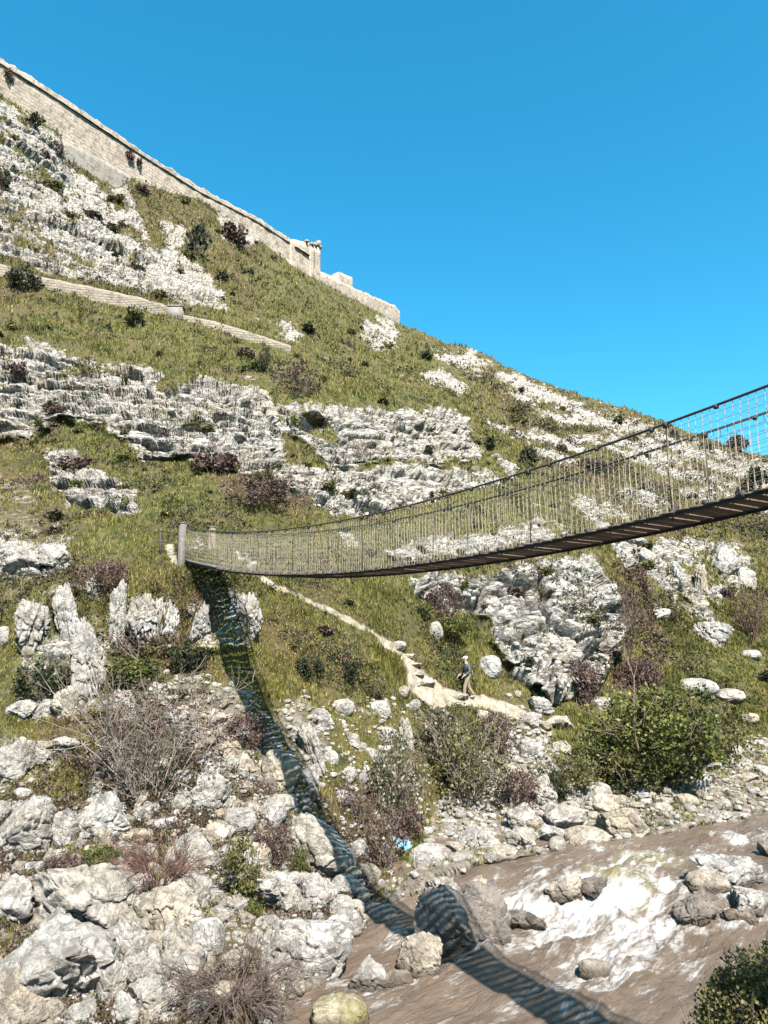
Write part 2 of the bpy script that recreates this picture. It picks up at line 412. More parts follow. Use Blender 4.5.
# ------------------------------------------------------------------ TERRAIN
DEPTH = {   # column of sight -> (height in the picture, distance)
 -100: [(1100,11.6),(1000,12.6),(950,13.8),(900,15.2),(850,16.8),(800,18.2),(750,19.7),(700,21.3),(650,22.8),(600,24),(560,26.5),(520,30.5),(480,35),(440,38.5),(400,42),(345,46),(300,53),(275,57),(220,62),(150,67),(100,70),(30,74)],
 0:   [(1100,11.8),(1000,13.0),(950,14.3),(900,15.7),(850,17.3),(800,18.8),(750,20.5),(700,22.2),(650,23.6),(600,24.8),(560,27),(520,31),(480,36),(440,40),(400,43.5),(345,48),(300,57),(275,62),(220,69),(150,76),(100,80),(30,86)],
 100: [(1100,11.8),(1000,13.1),(950,14.5),(900,16.0),(850,17.7),(800,19.2),(750,20.9),(700,22.4),(650,23.5),(600,24.6),(560,26.8),(520,31),(480,36.5),(440,41),(400,45),(345,53),(300,63),(275,69),(220,79),(170,90),(100,100),(30,110)],
 200: [(1100,11.8),(1000,13.4),(950,15.0),(900,16.6),(850,18.3),(800,19.9),(750,21.3),(700,22.5),(650,23.5),(600,24.4),(560,25.3),(520,29.5),(480,35.5),(440,42),(400,47),(345,58),(300,70),(275,79),(220,100),(195,106),(100,130),(30,150)],
 300: [(1100,11.8),(1000,14.2),(950,16.1),(900,18),(850,19.8),(800,21.3),(750,22.8),(700,24.2),(650,25.4),(600,26.6),(560,28.6),(520,32.5),(480,38.5),(440,45),(400,50),(345,68),(300,90),(275,110),(262,125),(200,140),(100,170),(30,190)],
 400: [(1100,12),(1000,14.4),(900,19.2),(850,22.4),(800,24.2),(750,25.9),(700,27.6),(650,29.2),(600,31),(560,34),(520,39),(480,45),(440,51),(400,60),(345,112),(322,148),(250,175),(100,200),(30,210)],
 470: [(1100,12),(900,19.4),(850,24),(800,26),(750,28),(700,30),(650,33),(600,35.5),(570,36.8),(520,43),(480,50),(440,58),(400,74),(345,135),(250,180),(100,205),(30,215)],
 560: [(1100,12),(900,19.4),(850,24.2),(800,26.6),(750,29.2),(700,32.5),(650,36),(600,38.5),(560,41),(520,47),(480,56),(440,70),(400,105),(380,130),(250,180),(100,205),(30,215)],
 640: [(1100,12),(900,19.4),(835,26.2),(800,28.3),(750,31.8),(700,36),(650,39.5),(600,43),(560,47),(520,53),(480,64),(440,84),(412,122),(250,180),(100,205),(30,215)],
 768: [(1100,12),(900,19.4),(812,29.4),(800,30.5),(750,35),(700,40),(650,45),(600,49),(560,53),(520,60),(480,74),(455,106),(250,180),(100,205),(30,215)],
 870: [(1100,12),(900,19.4),(808,30),(800,31),(750,36),(700,41.5),(650,47),(600,51),(560,56),(520,64),(480,82),(470,100),(250,180),(100,205),(30,215)],
}
PXS = sorted(DEPTH)
pyg = np.arange(20, 1101)
tab = []
for k in PXS:
    kn = sorted(DEPTH[k]); tab.append(np.exp(pchip([a for a, b in kn], [math.log(b) for a, b in kn], pyg)))
TAB = np.exp(pchip(PXS, np.log(np.array(tab)), np.arange(-100, 871)))       # [px+100, py-20]

def tabY(px, py):
    x = np.clip(np.asarray(px, float) + 100, 0, TAB.shape[0] - 1.001); y = np.clip(np.asarray(py, float) - 20, 0, TAB.shape[1] - 1.001)
    i, j = x.astype(int), y.astype(int); a, b = x - i, y - j
    return (TAB[i, j] * (1 - a) * (1 - b) + TAB[i + 1, j] * a * (1 - b) + TAB[i, j + 1] * (1 - a) * b + TAB[i + 1, j + 1] * a * b)

BANK = [(-100, 1300), (150, 1160), (225, 1075), (262, 1030), (280, 1000), (330, 978), (348, 940), (385, 905), (430, 884), (470, 865), (540, 853), (600, 842), (660, 834), (700, 824), (768, 815), (870, 806)]
def bank(px): return np.interp(px, *zip(*BANK))
CREST = [(-100, 35), (0, 85), (60, 116), (130, 158), (200, 200), (250, 230), (290, 254), (350, 292), (395, 322), (410, 327), (440, 340), (480, 353), (510, 369), (560, 388), (600, 402), (650, 416), (700, 436), (768, 458), (870, 478)]
def crest(px): return pchip(*zip(*CREST), px)
# the fortress wall stands in a vertical plane
W0 = np.array([-47.7, 80.0]); WD = np.array([0.583, 0.812]); WD /= np.linalg.norm(WD); WN = np.array([WD[1], -WD[0]])
def wall_k(px, py):
    a, m = ray(px, py)
    # solve (a*Y, Y) = W0 + k*WD
    k = (a * W0[1] - W0[0]) / (WD[0] - a * WD[1])
    Y = W0[1] + k * WD[1]
    return k, Y, EYE + m * Y
WBASE = [(-100, 40), (0, 97),(33,119),(60,138),(66,160),(117,189),(131,180),(173,195), (213, 203), (256, 240), (290, 264), (340, 293), (395, 321)]
def wbase(px): return np.interp(px, *zip(*WBASE))

def water_z(x, y):
    return 0.45 * sstep(-1.3, 1.5, y + 0.25 * x - 19.6) + 0.010 * np.clip(y - 20, 0, 40)

def in_poly(px, py, poly):
    """signed distance (positive inside) to a polygon"""
    poly = np.asarray(poly, float); inside = np.zeros(px.shape, bool); d = np.full(px.shape, 1e9)
    for (x0, y0), (x1, y1) in zip(poly, np.roll(poly, -1, 0)):
        ex, ey = x1 - x0, y1 - y0
        t = np.clip(((px - x0) * ex + (py - y0) * ey) / (ex * ex + ey * ey + 1e-9), 0, 1)
        d = np.minimum(d, (px - x0 - t * ex) ** 2 + (py - y0 - t * ey) ** 2)
        c = ((y0 <= py) != (y1 <= py)) & (px < (x1 - x0) * (py - y0) / (y1 - y0 + 1e-12) + x0)
        inside ^= c
    d = np.sqrt(d)
    return np.where(inside, d, -d)

NC, NR = 961, 1000
gx = np.linspace(-98, 868, NC)
tr = np.linspace(0, 1, NR)
PXG = np.broadcast_to(gx[None], (NR, NC)).copy()
cr = crest(gx)
PYG = 1085 + (cr[None] - 1085) * tr[:, None]

def plane_Y(px, py, zoff):
    a, m = ray(px, py); m = np.minimum(m, -0.02)
    Y = -EYE / m
    for _ in range(12):
        Y = 0.5 * Y + 0.5 * (water_z(a * Y, Y) + zoff - EYE) / m
    return Y

def baseY(px, py):
    px = np.asarray(px, float); py = np.asarray(py, float)
    Y = tabY(px, py)
    b = bank(px)
    rat = plane_Y(px, np.minimum(b, 1100), 0.02) / tabY(px, np.minimum(b, 1100))
    rat = np.where(b > 1090, 1.0, rat)
    Y = Y * (1 + (rat - 1) * np.exp(-np.maximum(b - py, 0) / 55.0))
    dz = -0.45 * (1 - np.exp(-np.maximum(py - b, 0) / 10.0))
    Yr = plane_Y(px, py, dz)
    Y = np.where((py > b) , Yr, Y)
    wb = wbase(px); _, wy, _ = wall_k(px, wb)
    rat = (wy - 0.15) / tabY(px, wb)
    fade = np.exp(-np.maximum(py - wb, 0) / 45.0) * (1 - sstep(385, 440, px))
    Y = Y * (1 + (rat - 1) * fade)
    Y = Y + np.clip(wb - py, 0, 40) * 0.12 * (1 - sstep(385, 440, px))
    return Y

BY = baseY(PXG, PYG)
# --- where rock, path, rubble and dry ground lie
ROCK = [   # outline in the picture, amount, edge width, protrusion (m), strata 0..1
 ([(-98,60),(0,100),(40,122),(62,142),(66,166),(110,192),(128,186),(150,240),(185,252),(215,283),(230,303),(228,312),(200,306),(150,292),(90,283),(40,272),(20,258),(-98,262)],0.92,7,0.8,0.75),
 ([(155,220),(185,222),(190,240),(172,252)],0.8,5,1.0,0.3),
 ([(215,205),(250,222),(262,245),(240,248),(222,240)],0.75,5,1.0,0.3),
 ([(265,318),(295,322),(306,340),(288,343)],0.66,7,0.8,0.3),
 ([(360,318),(395,314),(400,336),(398,350),(376,352),(360,342)],0.7,7,1.2,0.3),
 ([(-98,330),(0,342),(30,338),(70,352),(150,370),(195,378),(260,386),(276,405),(286,432),(281,462),(268,472),(245,474),(215,466),(180,457),(140,464),(128,442),(100,428),(60,418),(30,440),(-98,436)],0.95,6,1.6,1.0),
 ([(40,450),(75,447),(95,468),(125,488),(146,512),(120,516),(80,506),(52,492)],0.9,5,0.7,0.9),
 ([(274,402),(330,407),(380,408),(455,410),(470,425),(468,450),(475,460),(430,466),(380,458),(335,470),(300,440),(288,430)],0.95,5,1.3,1.0),
 ([(270,470),(330,472),(400,463),(480,470),(505,486),(450,494),(400,512),(375,522),(335,516),(300,502),(280,490)],0.9,6,0.7,0.8),
 ([(425,345),(470,350),(492,366),(480,378),(440,362)],0.72,8,1.2,0.4),
 ([(415,372),(440,366),(470,388),(460,396),(428,386)],0.72,6,0.8,0.4),
 ([(485,366),(520,375),(560,393),(600,408),(650,425),(600,432),(560,424),(520,402)],0.8,9,1.2,0.3),
 ([(640,420),(768,458),(868,480),(868,520),(768,520),(690,505),(650,470),(560,440)],0.72,14,0.6,0.3),
 ([(490,425),(540,430),(600,470),(560,470),(520,450)],0.66,10,0.4,0.3),
 ([(385,548),(460,533),(540,522),(550,540),(480,554),(400,564)],0.95,4,0.8,0.0),
 ([(560,500),(640,480),(700,505),(600,530)],0.62,8,0.4,0.3),
 ([(405,575),(470,570),(540,560),(592,556),(612,588),(626,620),(622,652),(602,682),(560,692),(528,678),(500,660),(484,640),(490,622),(440,612),(415,596)],0.97,5,0.0,0.25),
 ([(606,548),(660,535),(742,538),(764,560),(736,596),(716,606),(690,584),(672,604),(640,570),(620,572)],0.68,8,0.8,0.1),
 ([(640,585),(700,610),(705,625),(660,620)],0.68,6,0.5,0.1),
 ([(660,560),(676,556),(708,604),(726,630),(712,634),(690,604)],0.9,4,0.6,0.1),
 ([(-98,545),(5,545),(68,543),(70,572),(5,578),(-98,580)],0.9,5,0.5,0.1),
 ([(12,612),(50,590),(105,592),(105,690),(130,706),(60,724),(8,724),(20,668)],0.5,10,0.5,0.0),
 ([(108,596),(180,600),(180,650),(108,650)],0.55,8,0.4,0.0),
 ([(185,600),(256,590),(256,650),(190,650)],0.6,8,0.4,0.0),
 ([(-98,735),(40,738),(90,742),(20,800),(-98,800)],0.6,8,0.3,0.0),
 ([(-98,800),(60,800),(200,760),(300,770),(360,880),(345,965),(260,1100),(-98,1100)],0.42,16,0.0,0.0),
 ([(500,690),(560,735),(600,780),(620,830),(560,850),(470,862),(430,880),(410,860),(480,800),(540,770)],0.5,14,0.2,0.0),
 ([(320,700),(420,715),(430,760),(380,800),(330,780)],0.5,12,0.2,0.0),
]
PATH = [([(380,630),(400,648),(416,664),(440,686),(470,692),(520,703),(560,732),(548,738),(500,716),(460,712),(430,714),(402,692),(394,662),(370,640)],0.8,4), ([(255,572),(262,571),(300,588),(345,608),(380,630),(400,648),(416,664),(440,686),(470,692),(520,703),(560,732),(548,738),(500,716),(460,712),(430,714),(402,692),(394,662),(370,640),(330,618),(290,600),(258,586)],0.58,4),
        ([(160,545),(178,530),(186,566),(172,572)],0.6,6), ([(10,480),(35,478),(40,520),(20,540),(0,520)],0.45,10), ([(0,660),(25,690),(15,720),(-30,720)],0.45,10)]
RUB = [([(-98,460),(30,470),(70,560),(20,600),(-98,600)],0.46,14), ([(145,692),(180,672),(250,690),(262,720),(300,690),(330,720),(320,790),(230,800),(180,760)],0.58,10),
       ([(430,885),(470,866),(540,853),(600,842),(660,834),(700,824),(768,815),(868,806),(868,735),(768,735),(720,742),(690,780),(600,790),(560,762),(548,722),(510,703),(470,770),(440,800),(420,850)],0.8,10),
       ([(-98,800),(100,790),(300,700),(420,700),(430,800),(385,905),(260,1100),(-98,1100)],0.30,20)]
BRN = [([(60,560),(130,560),(130,600),(60,600)],0.8,15), ([(108,590),(215,570),(220,700),(110,720)],0.6,20), ([(612,560),(640,560),(668,650),(660,700),(610,700)],0.9,10),
       ([(200,455),(300,450),(320,520),(220,500)],0.8,12), ([(420,330),(868,480),(868,540),(600,540)],0.55,25), ([(-98,400),(60,410),(60,560),(-98,560)],0.4,25),
       ([(40,700),(260,690),(260,820),(40,820)],0.7,20), ([(-98,790),(420,780),(380,905),(260,1100),(-98,1100)],0.75,20), ([(-98,150),(260,150),(260,310),(-98,310)],0.5,20), ([(250,560),(330,560),(420,690),(300,700)],0.3,15)]
CAVE = [(313,422,16,8,2.2),(222,391,12,8,1.2),(62,363,16,6,1.2),(196,425,14,4,1.0),(241,432,7,4,0.9),(150,445,22,8,0.9),(600,660,7,10,0.8),(606,618,8,6,0.7),(40,372,8,5,0.8),(275,455,7,14,1.0),(350,412,10,5,0.8),(165,412,9,4,0.8)]

wpx = PXG + 5 * 0; wpy = PYG + 0
P0 = at(PXG, PYG, BY).astype(f32)
sz = np.clip(BY / 30.0, 0.6, 4)
# wobble the outlines with noise that lives in the place
n1 = pn(P0, 3.0, 91) + 0.6 * pn(P0, 1.3, 92) ; n2 = pn(P0, 3.0, 93) + 0.6 * pn(P0, 1.3, 94)
wob = np.clip(7.0 * 30 / BY, 3.5, 11)
wpx = PXG + wob * n1; wpy = PYG + wob * 0.7 * n2
rock = np.zeros_like(BY); stra = np.zeros_like(BY); prot = np.zeros_like(BY)
SMASK = {}
for poly, amt, ew, pr, st in ROCK:
    s = sstep(-ew, ew, in_poly(wpx, wpy, poly))
    rock = np.maximum(rock, s * amt); stra = np.maximum(stra, s * st)
    prot = np.maximum(prot, pr * s)
# the crag beside the path: stands forward of the slope and breaks off at its right edge
crag = sstep(-3, 3, in_poly(wpx * 0.6 + PXG * 0.4, wpy * 0.6 + PYG * 0.4, ROCK[16][0]))
stra = stra * (1 - 0.9 * crag)
prot = np.maximum(prot, crag * (0.4 + 2.6 * sstep(470, 600, PXG)))
path = np.zeros_like(BY); rub = np.zeros_like(BY); brn = np.zeros_like(BY)
for poly, amt, ew in PATH: path = np.maximum(path, amt * sstep(-ew, ew, in_poly(PXG * 0.6 + wpx * 0.4, PYG * 0.6 + wpy * 0.4, poly) - 2.5))
for poly, amt, ew in RUB: rub = np.maximum(rub, amt * sstep(-ew, ew, in_poly(wpx, wpy, poly)))
for poly, amt, ew in BRN: brn = np.maximum(brn, amt * sstep(-ew, ew, in_poly(wpx, wpy, poly)))
river = sstep(-2, 8, PYG - bank(PXG))
rub = np.maximum(rub, river * 0.9); rub = np.maximum(rub, 0.9 * np.exp(-np.maximum(bank(gx)[None] - PYG, 0) / 16.0))
rock = rock * (1 - path)
print('masks', time.time() - T0)
# patchy extra rock on the open slopes
patch = 0.8 * pn(P0, 6.0, 41) + 0.7 * pn(P0, 2.5, 42) + 0.4 * pn(P0, 1.1, 44)
rock = np.clip(rock + np.clip(patch - 0.35 + 0.30 * sstep(320, 260, PXG) * (PYG > 440) * (PYG < 600) + 0.40 * sstep(400, 480, PXG) * (PYG < 560), 0, 1) * 0.95 * (PYG < 760) * (1 - path) * (1 - brn), 0, 1)
hole = fbm(P0, 4.5, 4, 45, 0.62)
big_hole = np.clip(hole * 1.3 - 0.22, 0, 0.95) * sstep(-0.1, 0.4, rock) * (1 - 0.85 * crag)
rock = np.clip(rock - big_hole * (0.7 + 0.2 * (PYG < 330)), 0, 1)
rsoft = sstep(0.35, 0.75, rock + 0.25 * pn(P0, 1.2, 43))

BY2 = BY - prot
P1 = at(PXG, PYG, BY2).astype(f32)
du = np.gradient(P1, axis=1); dv = np.gradient(P1, axis=0)
nrm = np.cross(du, dv); nrm /= np.linalg.norm(nrm, axis=-1)[..., None] + 1e-9
# smoothed normal
for _ in range(6):
    nrm[1:-1, 1:-1] = (nrm[1:-1, 1:-1] + nrm[:-2, 1:-1] + nrm[2:, 1:-1] + nrm[1:-1, :-2] + nrm[1:-1, 2:]) / 5
nrm /= np.linalg.norm(nrm, axis=-1)[..., None] + 1e-9
pix = BY / F
PSTR = P1 * np.stack([np.ones_like(BY), np.ones_like(BY), np.where(stra > 0.3, 2.4, 1.0)], -1).astype(f32)
disp = np.zeros_like(BY, f32)
amp = [(8, .55, .30), (4, .36, .20), (2, .22, .13), (1, .15, .085), (.5, .10, .055), (.25, .055, .03), (.12, .025, .012)]
for i, (lam, ar, ag) in enumerate(amp):
    w = sstep(1.6, 4.0, lam / pix)
    if lam > 2:
        nz = pn(P1, lam, 11 + i); rz = nz
    else:
        nz = pn(PSTR, lam, 11 + i); rz = 0.45 - np.abs(nz) * 1.6
    if lam <= 4: rz = rz * (1 - (0.62 if lam <= 2 else 0.3) * stra)
    disp += w * (rsoft * ar * rz * (1 - (0.8 if lam <= 1 else 0.35) * crag) + (1 - rsoft) * ag * nz)
# bedding: irregular ledges that step out along level beds
zz = P1[..., 2] + 0.45 * pn(P1, 6.0, 61) + 0.14 * pn(P1, 1.7, 62) + 0.06 * P1[..., 0]
def beds(period, seed):
    k = zz / period; i = np.floor(k); fr = k - i
    h = _hash(i.astype(np.int32), i.astype(np.int32) * 0, i.astype(np.int32) * 0, seed).astype(np.float64) / 4294967295.0
    prof = np.where(fr > 0.2, 1.0 - 0.75 * (fr - 0.2), 0.0) * sstep(0.0, 1.0, np.minimum(fr - 0.0, 1)) ** 0 * (1 - sstep(0.97, 1.0, fr) * 0.3)
    return prof * (0.5 + 0.7 * h) + 0.35 * h
disp += rsoft * stra * (0.95 * beds(2.1, 5) * (0.7 + 0.6 * pn(P1, 4, 66)) + 0.42 * beds(0.85, 6) * (0.8 + 0.7 * pn(P1, 2, 67)) * sstep(2, 5, 0.85 / pix)) - 0.8 * rsoft * stra
# blocks and cracks
sel = rsoft > 0.05
Q = P1[sel] + 0.35 * np.stack([pn(P1[sel], 1.4, 71), pn(P1[sel], 1.4, 72), pn(P1[sel], 1.4, 73)], -1)
sl = stra[sel]
far = sstep(35, 60, BY[sel])
for lam, dep, wid, on in (((2.6, 2.6, 1.6), .36, .10, 1 - 0.9 * sl), ((1.0, 1.0, .62), .18, .13, 1 - 0.8 * sl), ((3.2, 3.2, 1.0), .30, .10, sl), ((1.4, 1.4, .5), .17, .12, sl)):
    wid = np.clip(0.8 * pix[sel] / lam[2], wid, .24)
    f1, f2, idv = worley(Q, lam, int(lam[0] * 10))
    e = f2 - f1
    d = on * dep * ((idv - 0.5) * 0.9 - 1.3 * np.exp(-(e / wid) ** 2)) * sstep(2, 6, lam[0] / pix[sel])
    tmp = np.zeros_like(disp); tmp[sel] = d * rsoft[sel] * (1 + (1.1 if lam[0] > 2 else 0.1) * crag[sel])
    disp += tmp
print('disp', time.time() - T0)
near_wall = np.exp(-np.abs(PYG - wbase(gx)[None]) / 14.0) * (1 - sstep(385, 420, PXG))
disp = disp * (1 - 0.8 * path) * (1 - 0.85 * river) * (1 - 0.85 * near_wall)
disp *= np.clip(0.75 + 0.25 * sz, 0.7, 1.35)
cavd = np.zeros_like(BY)
for cx, cy, rx, ry, dep in CAVE:
    r2 = ((wpx - cx) / rx) ** 2 + ((wpy - cy) / ry) ** 2
    cavd = np.maximum(cavd, dep * np.exp(-r2 ** 2))
tuss = (1 - rsoft) * (1 - path) * (1 - river) * np.clip(pn(P1, 0.7, 81) + 0.15, 0, 1) * 0.22 * sstep(2, 5, 0.7 / pix)
hor = nrm.copy(); hor[..., 2] *= 0.25; hor /= np.linalg.norm(hor, axis=-1)[..., None] + 1e-9
dirs = nrm * (1 - 0.85 * stra[..., None] * rsoft[..., None]) + hor * (0.85 * stra[..., None] * rsoft[..., None])
PT = P1 + dirs * (disp + tuss)[..., None]
PT[..., 1] += cavd
edge_keep = sstep(0.0, 0.02, 1 - tr)[:, None]
# back of the hill: it falls away behind the crest
back = []
top = PT[-1]
for s_, dz in ((4, -0.4), (12, -2.5), (30, -9), (70, -22), (150, -42), (320, -60), (700, -75)):
    dirn = top[:, :2] / np.linalg.norm(top[:, :2], axis=1)[:, None]
    b = top.copy(); b[:, :2] += dirn * s_; b[:, 2] += np.maximum(dz, -top[:, 2] * 0.9 + 0) if dz < -40 else dz
    back.append(b)
PALL = np.concatenate([PT, np.array(back, f32)], 0)
nr_all = PALL.shape[0]
ii = np.arange(nr_all - 1)[:, None] * NC + np.arange(NC - 1)[None]
quads = np.stack([ii, ii + 1, ii + NC + 1, ii + NC], -1).reshape(-1, 4)
me = mesh_np('hillside', PALL.reshape(-1, 3), quads=quads, smooth=False)
def ext(a): return np.concatenate([a, np.repeat(a[-1:], len(back), 0)], 0)
for nm, a in (('rock', np.clip(rock, 0, 1)), ('path', path), ('rubble', rub), ('brown', brn)): attr(me, nm, ext(a))
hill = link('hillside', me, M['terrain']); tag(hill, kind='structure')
print('terrain', time.time() - T0)

def grid_rc(px, py):
    px = np.asarray(px, float); py = np.asarray(py, float)
    c = np.clip(np.round((px + 98) / (966 / (NC - 1))).astype(int), 0, NC - 1)
    r = np.clip(np.round((1085 - py) / (1085 - cr[c]) * (NR - 1)).astype(int), 0, NR - 1)
    return r, c
def hit(px, py):
    """point of the finished ground near this line of sight"""
    r, c = grid_rc(px, py)
    return PT[r, c].astype(float)

# ------------------------------------------------------------------ near bank under the camera
xs = np.linspace(-16, 26, 170); ys = np.linspace(-30, 17, 190)
X, Yy = np.meshgrid(xs, ys)
edge = 11.7 + 0.42 * (X - 3) + 0.5 * np.sin(X * 0.8)
edge = np.where(X < -2, edge + (X + 2) * 0.2, edge)
Z = -0.7 + np.clip((edge - Yy) * 0.62, -0.3, None)
Z = np.minimum(Z, 4.2 + 0.06 * np.clip(-Yy, 0, 40) + np.clip((X - 3) * 0.75, 0, 4.3) * sstep(7, 1, Yy))
Pn = np.stack([X, Yy, Z], -1).astype(f32)
Pn[..., 2] += 0.3 * pn(Pn, 2.5, 5) * sstep(-0.7, 0.4, Z) + 0.12 * pn(Pn, 0.8, 6)
ii = np.arange(len(ys) - 1)[:, None] * len(xs) + np.arange(len(xs) - 1)[None]
me = mesh_np('near_bank', Pn.reshape(-1, 3), quads=np.stack([ii, ii + 1, ii + len(xs) + 1, ii + len(xs)], -1).reshape(-1, 4))
for nm, v in (('rock', 0.45), ('path', 0.0), ('rubble', 0.6), ('brown', 0.3)): attr(me, nm, np.full(X.size, v))
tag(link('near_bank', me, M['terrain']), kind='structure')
def near_z(x, y):
    i = int(np.clip(np.searchsorted(xs, x), 0, len(xs) - 1)); j = int(np.clip(np.searchsorted(ys, y), 0, len(ys) - 1))
    return float(Pn[j, i, 2])

# ------------------------------------------------------------------ river
xs2 = np.arange(-6, 26, 0.05); ys2 = np.arange(8.5, 40, 0.05)
X, Yy = np.meshgrid(xs2, ys2)
Z = water_z(X, Yy)
Pw = np.stack([X, Yy, Z], -1).astype(f32)
wx, wy = project(Pw)
FOAM = [(600,905,70,36,1.15),(560,930,55,24,.95),(640,935,55,28,1.05),(610,960,75,24,.85),(590,985,70,18,.5),(585,872,60,12,.6),(645,862,40,14,.7),(652,880,40,14,.8),(620,848,45,8,.5),(742,838,45,8,.6),(690,850,60,6,.45),
        (762,815,30,5,.5),(505,902,18,24,.85),(530,905,26,24,.85),(512,935,20,16,.6),(392,936,26,9,.6),(352,985,34,6,.42),(392,1002,30,7,.4),(300,1003,26,6,.4),(738,918,24,14,.7),(684,898,10,20,.8),(560,1005,80,14,.35),
        (452,985,14,12,.3),(440,942,14,10,.5),(750,885,20,12,.6),(400,945,20,8,.55),(680,955,30,20,.5),(540,880,40,8,.35),(560,858,40,5,.3),(350,1015,30,8,.35)]
FOAM += [(447,962,34,7,.5),(485,953,28,8,.6),(528,932,22,8,.7),(419,980,26,6,.45),(372,988,26,6,.45),(381,940,20,6,.5),(340,1030,32,6,.4),(728,892,38,8,.6),(709,894,26,6,.55),(697,929,20,7,.7),(752,917,24,6,.5),(595,977,22,6,.6),(563,901,24,8,.7),(591,899,20,7,.7),(623,846,26,6,.4)]
foam = np.zeros(X.shape)
for cx, cy, rx, ry, a in FOAM:
    foam = np.maximum(foam, a * np.exp(-(((wx - cx) / rx) ** 2 + ((wy - cy) / ry) ** 2) ** 1.3))
clear = np.exp(-(((wx - 612) / 42) ** 2 + ((wy - 892) / 22) ** 2) ** 2) * 0.9
clear = np.maximum(clear, 0.6 * np.exp(-(((wx - 648) / 30) ** 2 + ((wy - 860) / 10) ** 2) ** 2))
# bulges of the fast water in its own frame: x' along the flow
ca, sa = math.cos(math.radians(47)), math.sin(math.radians(47))
fl = np.stack([(X * ca + Yy * sa) * 0.45, -X * sa + Yy * ca, Z * 0], -1).astype(f32)
rough = 0.4 + foam * 1.2
Pw[..., 2] += (0.20 * rough * pn(fl, 1.1, 31) + 0.16 * rough * pn(fl, 0.45, 32) + 0.10 * (foam + 0.1) * (0.5 - np.abs(pn(fl, 0.2, 33)) * 2) + 0.05 * (foam + 0.06) * pn(fl, 0.1, 34)).astype(f32)
Pw[..., 2] += (0.16 * clear).astype(f32)
ii = np.arange(len(ys2) - 1)[:, None] * len(xs2) + np.arange(len(xs2) - 1)[None]
me = mesh_np('river_water', Pw.reshape(-1, 3), quads=np.stack([ii, ii + 1, ii + len(xs2) + 1, ii + len(xs2)], -1).reshape(-1, 4))
attr(me, 'foam', foam); attr(me, 'clear', clear)
tag(link('river_water', me, M['water']), kind='structure')
def water_hit(px, py):
    Y = float(plane_Y(np.array([px]), np.array([py]), 0.0)[0])
    return at(px, py, Y)
print('water', time.time() - T0)
# ------------------------------------------------------------------ fortress wall on the ridge
def wall_pt(k, z, off=0.0):
    """a point in the wall's own frame: along, height, distance out of its face"""
    k = np.asarray(k, float)
    return np.stack([W0[0] + WD[0] * k + WN[0] * off, W0[1] + WD[1] * k + WN[1] * off, np.broadcast_to(z, k.shape) + 0 * k], -1)

def uv_mesh(me, uv):
    li = np.empty(len(me.loops), np.int32); me.loops.foreach_get('vertex_index', li)
    lay = me.uv_layers.new(name='UVMap'); lay.data.foreach_set('uv', np.ascontiguousarray(uv[li], f32).ravel())

def wall_panel(name, k0, k1, ztop, zbot, off, thick, mat, parent, rag=0.12, dk=0.45, nz=26, seed=0):
    """one stretch of masonry with a face, a ragged top and a back"""
    k = np.arange(k0, k1 + dk, dk); k[-1] = k1
    zt = np.array([ztop(a) for a in k]); zb = np.array([zbot(a) for a in k])
    pk = np.stack([k, k * 0, k * 0], -1)
    zt = zt + rag * (pn(pk, 1.6, 301 + seed) + 0.7 * pn(pk, 0.7, 302 + seed)) + rag * 1.6 * np.minimum(0, pn(pk, 9.0, 303 + seed) + 0.1)
    rows, uvs = [], []
    for j in range(nz):
        z = zb + (zt - zb) * j / (nz - 1)
        p = wall_pt(k, z, off)
        d = 0.10 * pn(p.astype(f32), 1.5, 310 + seed) + 0.06 * pn(p.astype(f32), 0.6, 311 + seed) - 0.012 * (z - zb)
        p[:, 0] += WN[0] * d; p[:, 1] += WN[1] * d
        rows.append(p); uvs.append(np.stack([k, z], -1))
    for o_, z in ((-thick, zt), (-thick - 0.05, zb)):
        rows.append(wall_pt(k, z, off + o_)); uvs.append(np.stack([k, z + 0.6], -1))
    V = np.array(rows); n = len(k); m = len(rows)
    ii = np.arange(m - 1)[:, None] * n + np.arange(n - 1)[None]
    q = np.stack([ii, ii + 1, ii + n + 1, ii + n], -1).reshape(-1, 4).tolist()
    # end caps
    a, b, c = (nz - 1) * n, nz * n, (nz + 1) * n
    V = V.reshape(-1, 3)
    q += [[0, a, b, c], [n - 1, c + n - 1, b + n - 1, a + n - 1]]
    me = mesh_np(name, V, quads=q, smooth=False)
    uv_mesh(me, np.array(uvs).reshape(-1, 2))
    return link(name, me, mat, parent)

def kz(px, py): 
    k, _, z = wall_k(np.array(px, float), np.array(py, float)); return float(k), float(z)
TOPW = [kz(*p) for p in [(-95,-8),(0,58),(60,96),(130,143),(200,188),(256,217),(285,236),(296,243)]]
fort = empty('fortress_wall', tuple(wall_pt(40.0, 70.0, 0.0)))
tag(fort, 'long pale stone fortress wall running along the top of the hill', 'wall')
fort_off = Vector(fort.location)
def in_fort(o):
    o.parent = fort; o.matrix_parent_inverse = Matrix.Translation(-fort_off); return o
ztop = lambda k: float(np.interp(k, *zip(*TOPW)))
BASEW = [kz(x, y) for x, y in WBASE]
zbase = lambda k: float(np.interp(k, *zip(*BASEW))) - 9.0
k_end = kz(296, 243)[0]
in_fort(wall_panel('main_wall', TOPW[0][0], k_end, ztop, zbase, 0.0, 1.6, M['wall'], None, 0.30))
in_fort(wall_panel('parapet', TOPW[0][0], k_end, lambda k: ztop(k) + 0.05, lambda k: ztop(k) - 0.7, 0.07, 0.5, M['wall'], None, 0.34, nz=6, seed=4))
b0, b1 = kz(63, 150)[0], kz(129, 176)[0]
zb0 = kz(63, 140)[1]; zb1 = kz(129, 175)[1]
